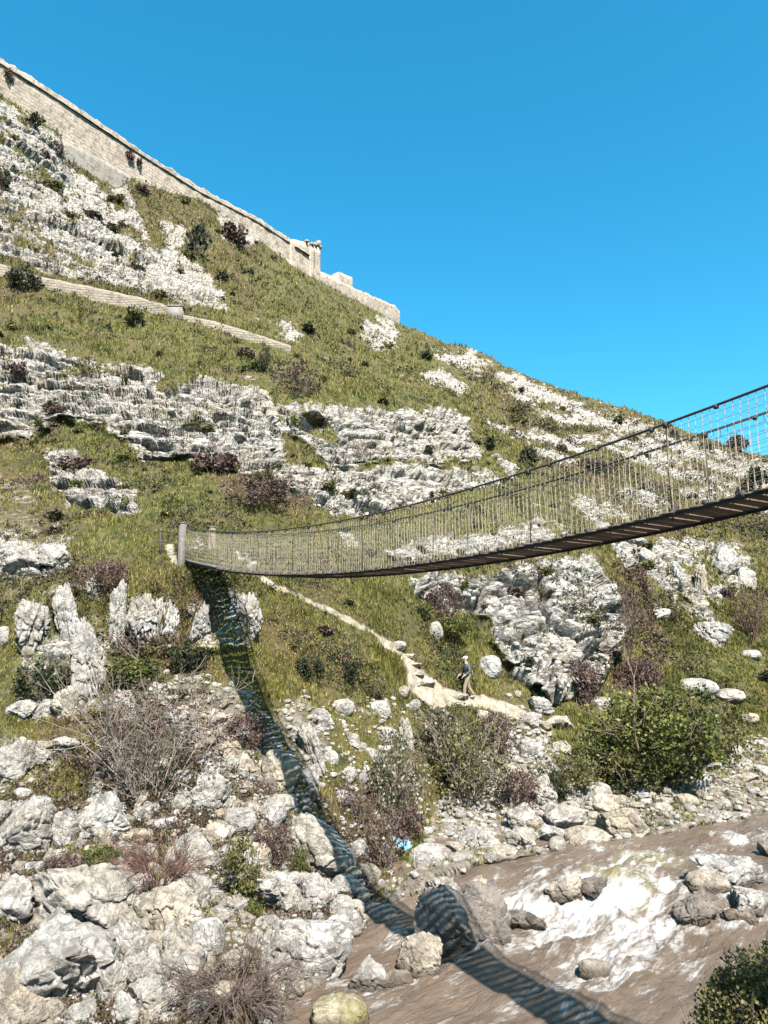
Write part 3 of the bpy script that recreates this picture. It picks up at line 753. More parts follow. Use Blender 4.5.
in_fort(wall_panel('buttress', b0, b1, lambda k: zb0 + (zb1 - zb0) * (k - b0) / (b1 - b0) - 0.2, lambda k: zb0 - 16, 0.55, 1.2, M['plaster'], None, 0.05, seed=9))
# lower run of the wall past the gate tower, breaking off at the cliff edge
L1 = [kz(*p) for p in [(296,262),(310,270),(330,277),(355,288),(380,299),(396,306),(400,312)]]
in_fort(wall_panel('lower_wall', k_end, L1[-1][0], lambda k: float(np.interp(k, *zip(*L1))), lambda k: float(np.interp(k, *zip(*BASEW))) - 12, 0.1, 1.8, M['wall'], None, 0.3, seed=12))
fort.rotation_euler = (0, 0, 0)
gate = empty('gate_tower', tuple(wall_pt(kz(306, 258)[0], kz(306, 258)[1], 0)))
tag(gate, 'small ruined stone gate tower standing up from the ridge wall', 'tower')
goff = Vector(gate.location)
def in_gate(o): o.parent = gate; o.matrix_parent_inverse = Matrix.Translation(-goff); return o
def pan(name, pxa, pya, pxb, pyb, low, off, th, adopt, seed, rag=0.10):
    (ka, za), (kb, zb) = kz(pxa, pya), kz(pxb, pyb)
    return adopt(wall_panel(name, ka, kb, lambda k: za + (zb - za) * (k - ka) / (kb - ka), lambda k: low, off, th, M['wall'], None, rag, dk=0.4, nz=12, seed=seed))
zl = kz(310, 285)[1] - 6
pan('tower_wall', 290, 240, 307.5, 244, zl, 0.7, 2.6, in_gate, 21)
pan('tower_wall', 308, 246.5, 317.5, 249, zl, 0.9, 3.5, in_gate, 22, 0.2)
pan('pilaster', 310.5, 249, 312.0, 250, zl, 1.15, 0.2, in_gate, 23, 0.02)
pan('cornice', 292, 246.5, 306.5, 255, kz(300, 253)[1], 0.95, 0.3, in_gate, 24, 0.02)
mb = MB()
for px_, py_, h in ((309, 246, .4), (312.5, 247, .6), (316, 246.5, .9), (317, 249, .5), (304, 243, .3)):
    k, z = kz(px_, py_); c = wall_pt(np.array(k), z + h * 0.35, 0.6)
    mb.box(c, (WD[0] * .3, WD[1] * .3, 0), (WN[0] * .4, WN[1] * .4, 0), (0, 0, h * .6))
in_gate(mb.build('merlon', M['wall']))
hut = empty('ruined_building', tuple(wall_pt(kz(335, 275)[0], kz(335, 275)[1], -3)))
tag(hut, 'low roofless stone building behind the lower end of the ridge wall', 'building')
hoff = Vector(hut.location)
def in_hut(o): o.parent = hut; o.matrix_parent_inverse = Matrix.Translation(-hoff); return o
zl = kz(340, 290)[1] - 4
pan('front_wall', 318, 264, 344, 274.5, zl, -1.9, 0.8, in_hut, 31)
pan('end_block', 341, 271, 354.5, 277, zl, -0.4, 3.0, in_hut, 32)

# ------------------------------------------------------------------ low stone wall along the old path
def ground_wall(name, pts, hpx, mat, label, cat, thick=0.5, embed=2.0):
    g = np.array([[px_, np.interp(px_, *zip(*pts))] for px_ in np.arange(pts[0][0], pts[-1][0] + 1, 1.5)])
    base = np.array([at(a, b, float(baseY(np.array(a), np.array(b))) - 0.25) for a, b in g])
    # smooth the run of the wall on the ground
    for _ in range(6): base[1:-1] = (base[:-2] + base[1:-1] * 2 + base[2:]) / 4
    d = np.gradient(base[:, :2], axis=0); d /= np.linalg.norm(d, axis=1)[:, None]
    nn = np.stack([d[:, 1], -d[:, 0]], 1)
    h = hpx * base[:, 1] / F
    s = np.concatenate([[0], np.cumsum(np.linalg.norm(np.diff(base, axis=0), axis=1))])
    pk = np.stack([s, s * 0, s * 0], -1)
    h = h * (1 + 0.10 * pn(pk, 1.2, 7) + 0.12 * pn(pk, 5, 8))
    rows, uvs = [], []
    for j, (o_, z) in enumerate([(0.06, -embed), (0.06, -embed * .4), (0.03, 0 * h), (0.02, h * .35), (0.01, h * .7), (0, h), (-thick, h), (-thick, -embed)]):
        p = base.copy(); p[:, :2] += nn * o_; p[:, 2] += z
        if j in (2, 3, 4): p[:, :2] += nn * (0.05 * pn(p.astype(f32), 0.6, 9))[:, None]
        rows.append(p); uvs.append(np.stack([s, p[:, 2]], -1))
    n, m = len(s), len(rows); ii = np.arange(m - 1)[:, None] * n + np.arange(n - 1)[None]
    q = np.stack([ii, ii + 1, ii + n + 1, ii + n], -1).reshape(-1, 4)
    me_ = mesh_np(name, np.array(rows).reshape(-1, 3), quads=q, smooth=False); uv_mesh(me_, np.array(uvs).reshape(-1, 2))
    return tag(link(name, me_, mat), label, cat)
ground_wall('retaining_wall', [(-60,266),(0,274),(40,287),(90,297),(140,308),(172,318)], 12, M['lowwall'], 'long low stone wall crossing the slope under the upper cliff at left', 'wall')
ground_wall('retaining_wall', [(180,322),(220,331),(260,343),(291,354)], 9, M['lowwall'], 'shorter low stone wall continuing right of the pale pillar on the slope', 'wall')
c = at(176, 316, float(baseY(np.array(176.), np.array(320.))) - 0.5)
mb = MB(); mb.box(c, (.65, 0, 0), (0, .4, 0), (0, 0, .75)); mb.box(c + [0, 0, .8], (.72, 0, 0), (0, .45, 0), (0, 0, .06))
tag(mb.build('stone_pillar', M['plaster']), 'pale square stone pillar between the two low walls on the slope', 'pillar')

# ------------------------------------------------------------------ rocks
import bmesh
def ico(sub):
    bm = bmesh.new(); bmesh.ops.create_icosphere(bm, subdivisions=sub, radius=1.0)
    v = np.array([x.co[:] for x in bm.verts]); t = np.array([[q.index for q in p.verts] for p in bm.faces]); bm.free()
    return v / np.linalg.norm(v, axis=1)[:, None], t
ICO = {k: ico(k + 1) for k in (1, 2, 3, 4, 5)}
def rock_shape(sub, seed, kind='blocky', aspect=(1, 1, 1), rot=True):
    """unit rock, about -1..1 on each axis"""
    r = np.random.default_rng(seed)
    d, t = ICO[sub]
    ex = {'blocky': r.uniform(3.0, 5.0), 'round': r.uniform(2.1, 2.7), 'craggy': r.uniform(2.4, 3.6), 'fin': 4.2}[kind]
    p = d / (np.abs(d) ** ex).sum(1)[:, None] ** (1 / ex)
    ncut = {'blocky': 9, 'round': 5, 'craggy': 14, 'fin': 6}[kind]
    lo, hi = {'blocky': (.66, .92), 'round': (.78, .98), 'craggy': (.5, .84), 'fin': (.6, .9)}[kind]
    for _ in range(ncut):
        nv = r.normal(size=3); nv /= np.linalg.norm(nv); dd = r.uniform(lo, hi)
        ex_ = np.maximum(0, p @ nv - dd); p = p - np.outer(ex_ * 0.88, nv)
    a = np.asarray(aspect, float); a = a / a.max()
    q = (p * a + seed * 3.71).astype(f32)
    n1 = pn(q, 0.9, 1); n2 = 0.4 - np.abs(pn(q, 0.45, 2)) * 1.5; n3 = 0.4 - np.abs(pn(q, 0.2, 3)) * 1.4
    k = {'blocky': .7, 'round': .45, 'craggy': 1.1, 'fin': 1.1}[kind]
    disp_ = k * (0.10 * n1 + 0.08 * n2 + 0.055 * n3)
    if sub >= 4:
        disp_ = disp_ + k * (0.028 * (0.4 - np.abs(pn(q, 0.09, 4)) * 1.3)) + 0.012 * pn(q, 0.045, 5)
        f1, f2, idv = worley(q + 0.12 * np.stack([n1, n2, n3], -1), (0.62, 0.62, 0.5), 9)
        disp_ = disp_ + k * (0.12 * (idv - 0.5) - 0.13 * np.exp(-((f2 - f1) / 0.06) ** 2))
    if kind == 'fin':
        g = np.abs(pn((p * np.array([1, 1, .22]) + seed * 1.37).astype(f32), .42, 12)); disp_ = disp_ - 0.30 * np.exp(-(g / .10) ** 2) + 0.10 * pn((p * np.array([1, 1, .4]) + seed).astype(f32), .25, 13)
        p = p * np.stack([np.ones(len(p)), np.ones(len(p)), 1 + np.where(p[:, 2] > 0, 0.26 * pn((p * np.array([1, 1, 0]) + seed).astype(f32), .5, 14), 0)], 1)
    p = p * (1 + disp_)[:, None]
    if rot:
        R = np.array(Matrix.Rotation(r.uniform(-.35, .35), 3, 'Y') @ Matrix.Rotation(r.uniform(-.3, .3), 3, 'X')) ; p = p @ R.T
    mn, mx = p.min(0), p.max(0)
    return (p - (mn + mx) / 2) / ((mx - mn) / 2), t

def add_rock(px_, py_, w, h, kind='craggy', mat='boulder', sub=5, water=False, depth=0.85, tilt=0.0, name='boulder', seed=None):
    if seed is None: seed = int(px_ * 7 + py_ * 131) % 9973
    base_py = py_ + 0.42 * h
    Yb = float(water_hit(px_, base_py)[1]) if water else float(hit(px_, min(base_py, 1080))[1])
    wm = w * Yb / F * 1.04
    dm = wm * depth if kind != 'fin' else max(wm * 1.1, .5)
    Yc = Yb + (0.40 if water else 0.34) * dm
    if kind == 'fin': Yc = float(hit(px_, py_ + 0.2 * h)[1]) + 0.05 * dm
    hm = h * Yc / F * (1.04 if not water else 1.10)
    wm = w * Yc / F * 1.04
    c = at(px_, py_, Yc)
    if tilt: 
        pass
    p, t = rock_shape(sub, seed, kind, (wm, dm, hm))
    p = p * np.array([wm, dm, hm]) / 2
    if tilt:
        p = p @ np.array(Matrix.Rotation(math.radians(tilt), 3, 'Y')).T
    me_ = mesh_np(name, p, tris=t, smooth=sub < 5)
    if water:
        zw = p[:, 2] + c[2] - water_z(p[:, 0] + c[0], p[:, 1] + c[1]) + 0.06 * pn(p.astype(f32), .3, 3)
        attr(me_, 'wet', 1 - sstep(0.06, 0.24, zw))
    o = link(name, me_, M[mat]); o.location = c
    return o
# (px, py, width, height, kind, material, options, label)
HERO = [
 (316,848,62,66,'blocky','boulder_spot',{}, 'big flat-faced cream boulder with an orange stain beside the bridge shadow'),
 (305,952,88,62,'blocky','boulder',{}, 'large low limestone block at the water edge on the left bank'),
 (448,930,62,66,'craggy','boulder_brown',dict(water=True,seed=4251), 'big dark boulder in the river crossed by the bridge shadow'),
 (485,922,46,66,'craggy','boulder_brown',dict(water=True), 'slanting grey-brown boulder in the river right of the big dark one'),
 (446,892,40,28,'craggy','boulder',dict(water=True), 'pale rock top showing behind the big dark river boulder'),
 (478,890,28,20,'craggy','boulder_cream',dict(water=True), 'small cream rock behind the slanting river boulder'),
 (528,923,34,20,'craggy','boulder_brown',dict(water=True), 'low brown rock in the white water right of the big river boulders'),
 (419,960,42,42,'blocky','boulder_cream',dict(water=True), 'pale angular rock in the river in front of the big dark boulder'),
 (372,976,40,28,'craggy','boulder',dict(water=True), 'pale lumpy rock in the shallows left of the angular river rock'),
 (397,978,30,12,'round','boulder_cream',dict(water=True), 'flat cream stone in the shallows between two pale river rocks'),
 (381,924,38,34,'round','boulder_brown',dict(), 'rounded brown boulder at the bank just left of the big dark boulder'),
 (340,1018,52,34,'round','boulder_moss',dict(water=True), 'rounded yellow-green boulder in the river at the bottom edge'),
 (563,889,36,26,'craggy','boulder_cream',dict(water=True), 'tan boulder midstream at the top of the rapids'),
 (591,888,28,20,'craggy','boulder_brown',dict(water=True), 'dark brown rock midstream touching the tan boulder'),
 (595,970,30,16,'round','boulder_cream',dict(water=True), 'pale smooth stone just breaking the foam below the rapids'),
 (728,876,60,30,'craggy','boulder',dict(water=True), 'large pale rounded boulder in the river at the right'),
 (709,884,42,22,'round','boulder_cream',dict(water=True), 'flat tan boulder against the left side of the large pale one at the right'),
 (697,911,34,38,'craggy','boulder_brown',dict(water=True,tilt=35), 'reddish brown boulder slanting in the rapids at the right'),
 (752,905,38,26,'craggy','boulder',dict(water=True), 'pale broken rock in the river by the right edge'),
 (740,918,30,14,'craggy','boulder_cream',dict(water=True), 'low tan rock below the pale broken rock at the right edge'),
 (766,849,14,16,'craggy','boulder_brown',dict(water=True), 'small dark rock in the river cut by the right edge'),
 (623,826,46,38,'blocky','boulder_cream',{}, 'big cream boulder on the far bank where the white water starts'),
 (587,838,42,20,'round','boulder_cream',{}, 'flat cream boulder lying in the water at the far bank'),
 (693,782,32,28,'round','boulder',{}, 'rounded grey boulder under the big green bush'),
 (724,820,42,20,'craggy','boulder',{}, 'pale boulder at the far water edge at the right'),
 (432,858,42,24,'round','boulder',{}, 'grey rounded boulder at the far water edge near the blue litter'),
 (478,840,44,26,'craggy','boulder',{}, 'broad pale rock at the far water edge below the purple shrub'),
 (544,792,24,30,'craggy','boulder',{}, 'upright white rock right of the purple shrub on the far bank'),
 (552,833,22,14,'blocky','boulder',{}, 'small white block at the far water edge'),
 (312,755,21,60,'fin','boulder',dict(tilt=-14), 'tall narrow leaning slab right of the striped bridge shadow'),
 (279,778,44,54,'blocky','boulder_cream',{}, 'pale angular block left of the striped bridge shadow'),
 (22,836,54,68,'craggy','boulder',{}, 'big cracked limestone boulder at the left edge'),
 (66,832,24,44,'blocky','boulder',{}, 'narrow upright boulder beside the cracked one at the left edge'),
 (104,823,52,56,'craggy','boulder',{}, 'domed limestone boulder below the large brown bush'),
 (77,903,106,68,'craggy','boulder',{}, 'massive creased limestone boulder above the largest one at lower left'),
 (55,970,120,92,'craggy','boulder',{}, 'largest limestone boulder at the lower left of the bank'),
 (168,915,70,48,'craggy','boulder_cream',{}, 'wide cream boulder right of the massive creased boulder'),
 (130,954,34,54,'craggy','boulder',{}, 'upright cracked boulder right of the largest one'),
 (18,1002,56,58,'round','boulder_cream',{}, 'smooth tan boulder in the bottom left corner'),
 (111,990,28,48,'craggy','boulder',{}, 'small upright rock leaning on the right foot of the largest boulder'),
 (160,1002,50,48,'craggy','boulder',{}, 'rough boulder left of the heap of dead twigs at the bottom'),
 (279,900,48,48,'craggy','boulder',{}, 'pitted grey boulder below the big orange-stained boulder'),
 (318,896,38,40,'blocky','boulder',{}, 'pale boulder between the pitted boulder and the small round stones'),
 (345,888,28,24,'round','boulder',{}, 'smooth white stone at the foot of the orange-stained boulder'),
 (340,908,26,22,'round','boulder',{}, 'pale round stone above the low block at the water edge'),
 (209,800,40,50,'craggy','boulder',{}, 'grey jagged boulder right of the large brown bush'),
 (67,620,22,74,'fin','boulder',dict(tilt=-6), 'tall ribbed white rock fin left of the widest fin'),
 (90,660,30,84,'fin','boulder',dict(tilt=-8), 'longest white rock fin running down the slope at left'),
 (32,630,32,60,'fin','boulder',{}, 'broad white rock fin nearest the left edge'),
 (118,616,20,70,'fin','boulder',{}, 'slender pointed white rock fin below the dark bush'),
 (144,622,32,56,'fin','boulder',dict(tilt=-5), 'wide split white rock fin right of the slender one'),
 (250,618,24,50,'fin','boulder',{}, 'white rock fin just right of the black bridge shadow'),
 (201,624,20,44,'fin','boulder',{}, 'white rock fin just left of the black bridge shadow'),
 (694,688,42,18,'round','boulder',{}, 'flat white slab in the grass above the big green bush'),
 (729,696,28,14,'round','boulder',{}, 'flat grey slab right of the white slab in the grass'),
 (490,668,22,24,'round','boulder',{}, 'white boulder at the foot of the crag behind the walker'),
 (436,631,14,18,'round','boulder',{}, 'small white boulder in the grass left of the crag'),
 (343,708,22,17,'round','boulder',{}, 'smooth pale stone in the grass right of the bridge shadow'),
 (380,711,21,20,'round','boulder',{}, 'pale rounded stone right of the smooth one in the grass'),
 (712,635,36,26,'craggy','boulder',{}, 'broad white rock above the grass at the right'),
]
MORE = [ # px, py, w, h, kind
 (137,837,36,16,'round'),(161,826,34,17,'blocky'),(193,854,34,38,'round'),(14,907,42,50,'craggy'),(112,880,46,24,'blocky'),(142,887,20,26,'craggy'),(190,895,40,38,'craggy'),
 (127,1012,28,36,'craggy'),(183,948,44,40,'craggy'),(151,968,26,34,'craggy'),(186,972,26,28,'round'),(41,803,26,13,'round'),(23,793,18,10,'round'),(58,859,24,16,'round'),(276,805,44,22,'blocky'),
 (336,934,28,34,'blocky'),(352,876,18,18,'round'),(360,896,18,18,'round'),(356,908,18,15,'round'),(353,923,16,22,'round'),(373,912,20,18,'round'),(214,838,36,30,'craggy'),(196,830,30,20,'craggy'),(258,858,27,27,'craggy'),
 (206,939,32,34,'round'),(232,910,27,24,'craggy'),(255,941,21,21,'craggy'),(268,926,24,18,'round'),(294,881,17,15,'round'),(242,790,24,18,'craggy'),(244,768,22,26,'craggy'),(322,721,24,24,'craggy'),(330,760,18,18,'round'),
 (346,775,20,17,'round'),(341,798,26,14,'round'),(302,816,14,13,'round'),(386,735,26,22,'craggy'),(406,737,15,38,'fin'),(483,719,17,17,'blocky'),(565,818,38,22,'craggy'),(602,806,32,22,'craggy'),(641,797,28,18,'craggy'),
 (687,803,22,16,'round'),(598,792,26,18,'round'),(750,718,16,10,'round'),(733,752,18,14,'round'),(520,838,34,20,'craggy'),(500,852,30,12,'round'),(660,812,26,18,'craggy'),(575,775,26,20,'craggy'),(520,815,30,24,'craggy'),
 (545,855,20,10,'round'),(462,860,26,12,'round'),(12,763,36,42,'craggy'),(38,757,28,22,'craggy'),(66,745,30,14,'craggy'),(93,590,12,24,'fin'),(62,606,15,32,'fin'),(157,620,18,46,'fin'),(172,622,16,44,'fin'),(66,706,26,38,'craggy'),(58,684,14,30,'fin'),
 (22,713,30,26,'craggy'),(41,712,24,24,'craggy'),(124,706,28,32,'craggy'),(156,691,22,20,'craggy'),(3,638,14,22,'round'),(25,560,40,30,'craggy'),(55,557,32,28,'craggy'),(216,720,30,22,'craggy'),(190,740,28,20,'craggy'),(228,752,26,20,'craggy'),
 (175,720,24,14,'craggy'),(205,768,24,18,'craggy'),(242,735,22,20,'craggy'),(170,800,22,16,'craggy'),(397,646,18,11,'round'),(300,880,20,16,'round'),(230,880,28,22,'craggy'),(240,960,26,22,'craggy'),(36,870,24,16,'round'),(88,866,22,14,'round'),
 (600,706,22,16,'craggy'),(560,724,30,16,'craggy'),(540,706,22,18,'craggy'),(528,722,20,18,'craggy'),(530,752,26,24,'craggy'),(560,748,26,14,'craggy'),(515,775,20,20,'craggy'),(500,748,20,16,'craggy'),(350,740,20,16,'craggy'),(370,756,18,16,'craggy'),
 (600,742,22,14,'craggy'),(610,760,22,12,'craggy'),(650,560,20,26,'craggy'),(676,575,16,28,'fin'),(700,580,14,36,'fin'),(722,560,30,34,'craggy'),(745,580,24,26,'craggy'),(630,540,30,20,'craggy'),(660,615,20,14,'craggy'),(750,655,20,10,'round'),
]
heroes = []
for (a, b, w, h, kd, mt, op, lab) in HERO:
    o = add_rock(a, b, w, h, kd, mt, 5, name='rock_slab' if 'slab' in lab else 'rock_fin' if kd == 'fin' else 'boulder', **op)
    tag(o, lab, 'rock'); heroes.append((a, b, lab))
SHORT = {0:'the orange-stained boulder',1:'the low block at the water edge',2:'the big dark river boulder',21:'the big cream far-bank boulder',23:'the grey boulder under the green bush',25:'the grey boulder by the blue litter',26:'the broad rock under the purple shrub',
         29:'the tall leaning slab',30:'the pale angular block',31:'the cracked boulder at the left edge',33:'the domed boulder',34:'the massive creased boulder',35:'the largest lower-left boulder',36:'the wide cream boulder',41:'the pitted grey boulder',
         45:'the grey jagged boulder',47:'the longest white fin',51:'the fin right of the bridge shadow',53:'the flat white slab in the grass',55:'the white boulder behind the walker',57:'the smooth stone in the grass',59:'the broad white rock at right'}
used_lab = {}
rows = []
for (a, b, w, h, kd) in MORE:
    i = min(SHORT, key=lambda k: (heroes[k][0] - a) ** 2 + (heroes[k][1] - b) ** 2)
    dx, dy = a - heroes[i][0], b - heroes[i][1]
    rel = ('right of' if dx > 0 else 'left of') if abs(dx) > abs(dy) else ('below' if dy > 0 else 'above')
    rows.append((i, rel, math.hypot(dx, dy), (a, b, w, h, kd)))
ORD = ['nearest', 'second', 'third', 'fourth', 'fifth', 'sixth', 'seventh', 'eighth', 'ninth']
cnt = {}
for i, rel, dist, (a, b, w, h, kd) in sorted(rows):
    n_ = cnt.get((i, rel), 0); cnt[(i, rel)] = n_ + 1
    mt = 'boulder' if (int(a) * 7 + int(b)) % 4 else 'boulder_cream'
    o = add_rock(a, b, w, h, kd, mt, 4, name='rock_fin' if kd == 'fin' else 'boulder')
    shape = {'round': 'rounded pale stone', 'craggy': 'rough pale rock', 'blocky': 'angular pale rock', 'fin': 'thin upright rock'}[kd]
    tag(o, f"{shape}, {ORD[n_]} minor rock {rel} {SHORT[i]}", 'rock', 'rocks of the ravine slope and banks')
print('boulders', time.time() - T0)

# stone steps of the path
for j, (a, b, w, h, lab) in enumerate([(407,656,16,5,'topmost stone step of the pale path above the walker'),(413,665,17,5,'second stone step from the top of the pale path'),(416,674,17,5,'third stone step from the top of the pale path'),(424,684,22,8,'broad uneven stone step where the path bends to the walker'),(455,696,26,7,'lowest wide stone step at the feet of the walker')]):
    o = add_rock(a, b, w, h, 'blocky', 'boulder_cream', 4, name='stone_step', depth=0.7); tag(o, lab, 'step', 'stone steps of the path')

# loose rubble: the larger stones one by one
protos = []
for k in range(10):
    p, t = rock_shape(3, 500 + k, ('blocky', 'craggy', 'round')[k % 3])
    m_ = mesh_np('rubble_stone', p * 0.5, tris=t); m_.materials.append(M['boulder' if k % 3 else 'boulder_cream']); protos.append((m_, p * 0.5, t))
W_ = (rub * (1 - river) + 0.25 * (rock > 0.4) * (PYG > 640)) * (PYG > 600) * (1 - 0.9 * path)
cw = np.cumsum(W_.ravel() * (1.0)); 
def pick(n, r): 
    idx = np.searchsorted(cw, r.random(n) * cw[-1]); return np.unravel_index(np.clip(idx, 0, cw.size - 1), W_.shape)
r = np.random.default_rng(21)
R_, C_ = pick(300, r)
for a, b in zip(R_, C_):
    p = PT[a, b]; s = r.uniform(7, 17) * p[1] / F
    o = link('rubble_stone', protos[r.integers(10)][0]); 
    zone = 'left' if PXG[a, b] < 400 else 'far'
    o.location = p + np.array([0, 0.15 * s, 0.10 * s]); o.scale = (s * r.uniform(.9, 1.4), s, s * r.uniform(.55, .9)); o.rotation_euler = (r.uniform(-.4, .4), r.uniform(-.4, .4), r.uniform(0, 6.28))
    tag(o, f'loose pale limestone stone lying in the rubble on the {zone} bank', 'stone', f'loose stones on the {zone} bank')
protos4 = []
for k in range(10):
    p, t = rock_shape(4, 600 + k, ('craggy', 'blocky', 'craggy', 'round')[k % 4]); m_ = mesh_np('boulder', p * 0.5, tris=t); m_.materials.append(M['boulder' if k % 3 else 'boulder_cream']); protos4.append(m_)
r = np.random.default_rng(5); ctr = [(a, b, w) for (a, b, w, h, *_) in HERO + MORE]
n_ = 0
for _ in range(900):
    x_, y_ = r.uniform(0, 400), r.uniform(770, 1020)
    if in_poly(np.array([x_]), np.array([y_]), [(0, 790), (190, 770), (300, 770), (375, 890), (345, 950), (270, 1020), (0, 1020)])[0] < 0: continue
    w_ = r.uniform(13, 30)
    if min((math.hypot(a - x_, (b - y_) * 1.2) - .33 * (w + w_)) for a, b, w in ctr) < 0: continue
    ctr.append((x_, y_, w_)); p = hit(x_, y_ + 4); s = w_ * p[1] / F
    o = link('boulder', protos4[r.integers(10)]); o.location = p + np.array([0, .2 * s, .12 * s]); o.scale = (s * r.uniform(.9, 1.3), s, s * r.uniform(.75, 1.2)); o.rotation_euler = (r.uniform(-.3, .3), r.uniform(-.3, .3), r.uniform(0, 6.28))
    tag(o, 'pale limestone rock wedged between the larger boulders of the left bank', 'rock', 'rocks wedged between the left bank boulders'); n_ += 1
    if n_ > 85: break
def scatter(name, n, smin, smax, seed, mat):
    r = np.random.default_rng(seed); R_, C_ = pick(n, r)
    base, t = ICO[1]; sh = [rock_shape(1, 800 + k, 'blocky') for k in range(12)]
    V, T_ = [], []
    nb = len(base)
    for i, (a, b) in enumerate(zip(R_, C_)):
        p = PT[a, b]; s = (smin + (smax - smin) * r.random() ** 2) * p[1] / F
        an = r.uniform(0, 6.28); c_, s_ = math.cos(an), math.sin(an)
        q = sh[r.integers(12)][0] * np.array([s * r.uniform(.8, 1.3), s, s * r.uniform(.5, .9)]) * 0.5
        V.append(np.stack([q[:, 0] * c_ - q[:, 1] * s_, q[:, 0] * s_ + q[:, 1] * c_, q[:, 2]], 1) + p + [0, 0, .1 * s]); T_.append(t + i * nb)
    o = link(name, mesh_np(name, np.concatenate(V), tris=np.concatenate(T_), smooth=False), M[mat]); return tag(o, kind='stuff')
o = scatter('gravel', 5200, 2.2, 8, 22, 'boulder'); tag(o, 'small pale stones and gravel between the boulders on both banks', 'gravel')
o = scatter('cream_gravel', 2200, 2.2, 7, 23, 'boulder_cream'); tag(o, 'cream coloured chips of stone scattered among the pale gravel', 'gravel')
print('rubble', time.time() - T0)

# ------------------------------------------------------------------ grass
low_left = sstep(-20, 30, in_poly(PXG, PYG, [(-120, 790), (300, 790), (420, 800), (390, 905), (260, 1120), (-120, 1120)]))
def grass(n, seed):
    r = np.random.default_rng(seed)
    w = (1 - rsoft) * (1 - sstep(0.2, 0.6, path)) * (1 - river) * (1 - 0.8 * rub) * (1 - 0.72 * low_left) + 0.05 * rsoft * (1 - river)
    w = w * (0.35 + np.clip(pn(P1, 1.6, 140) + 0.6, 0, 1.4))
    cwg = np.cumsum(w.ravel()); R_, C_ = np.unravel_index(np.clip(np.searchsorted(cwg, r.random(n) * cwg[-1]), 0, cwg.size - 1), w.shape)
    p = PT[R_, C_].astype(float); Y = p[:, 1]
    pxm = Y / F
    tallness = 0.6 + 0.8 * np.clip(pn(p.astype(f32), 3.0, 141) + 0.3, 0, 1.2)
    B = 6
    H = (np.clip(4.6 * pxm, 0.16, 0.55) * tallness)[:, None] * r.uniform(.5, 1.3, (n, B))
    Wd = np.clip(0.52 * pxm, .011, .08)[:, None] * r.uniform(.6, 1.3, (n, B))
    an = r.uniform(0, 2 * math.pi, (n, B)); rad = r.random((n, B)) * (1.6 * pxm)[:, None].clip(.04, .3)
    la = r.uniform(0, 2 * math.pi, (n, B)); ln = r.uniform(.1, .75, (n, B)) * H
    bx = p[:, None, 0] + np.cos(an) * rad; by = p[:, None, 1] + np.sin(an) * rad; bz = p[:, None, 2] - 0.12 * H - 0.02
    ca, sa = np.cos(la + 1.57), np.sin(la + 1.57)
    v0 = np.stack([bx - ca * Wd, by - sa * Wd, bz], -1); v1 = np.stack([bx + ca * Wd, by + sa * Wd, bz], -1)
    v2 = np.stack([bx + np.cos(la) * ln, by + np.sin(la) * ln, bz + H], -1)
    V = np.stack([v0, v1, v2], 2).reshape(-1, 3)
    T_ = np.arange(len(V)).reshape(-1, 3)
    brw = brn[R_, C_]
    t0 = 0.47 + 0.30 * pn(p.astype(f32), 7.0, 142) + 0.34 * pn(p.astype(f32), 1.8, 143) + 0.36 * brw
    tint = np.clip(t0[:, None] + r.normal(0, .15, (n, B)), 0, 1)
    m_ = mesh_np('meadow_grass', V, tris=T_, smooth=False); attr(m_, 'tint', np.repeat(tint.ravel(), 3))
    o = link('meadow_grass', m_, M['grass']); tag(o, 'olive and straw coloured grass growing over the hillside', 'grass', kind='stuff')
grass(105000, 31)
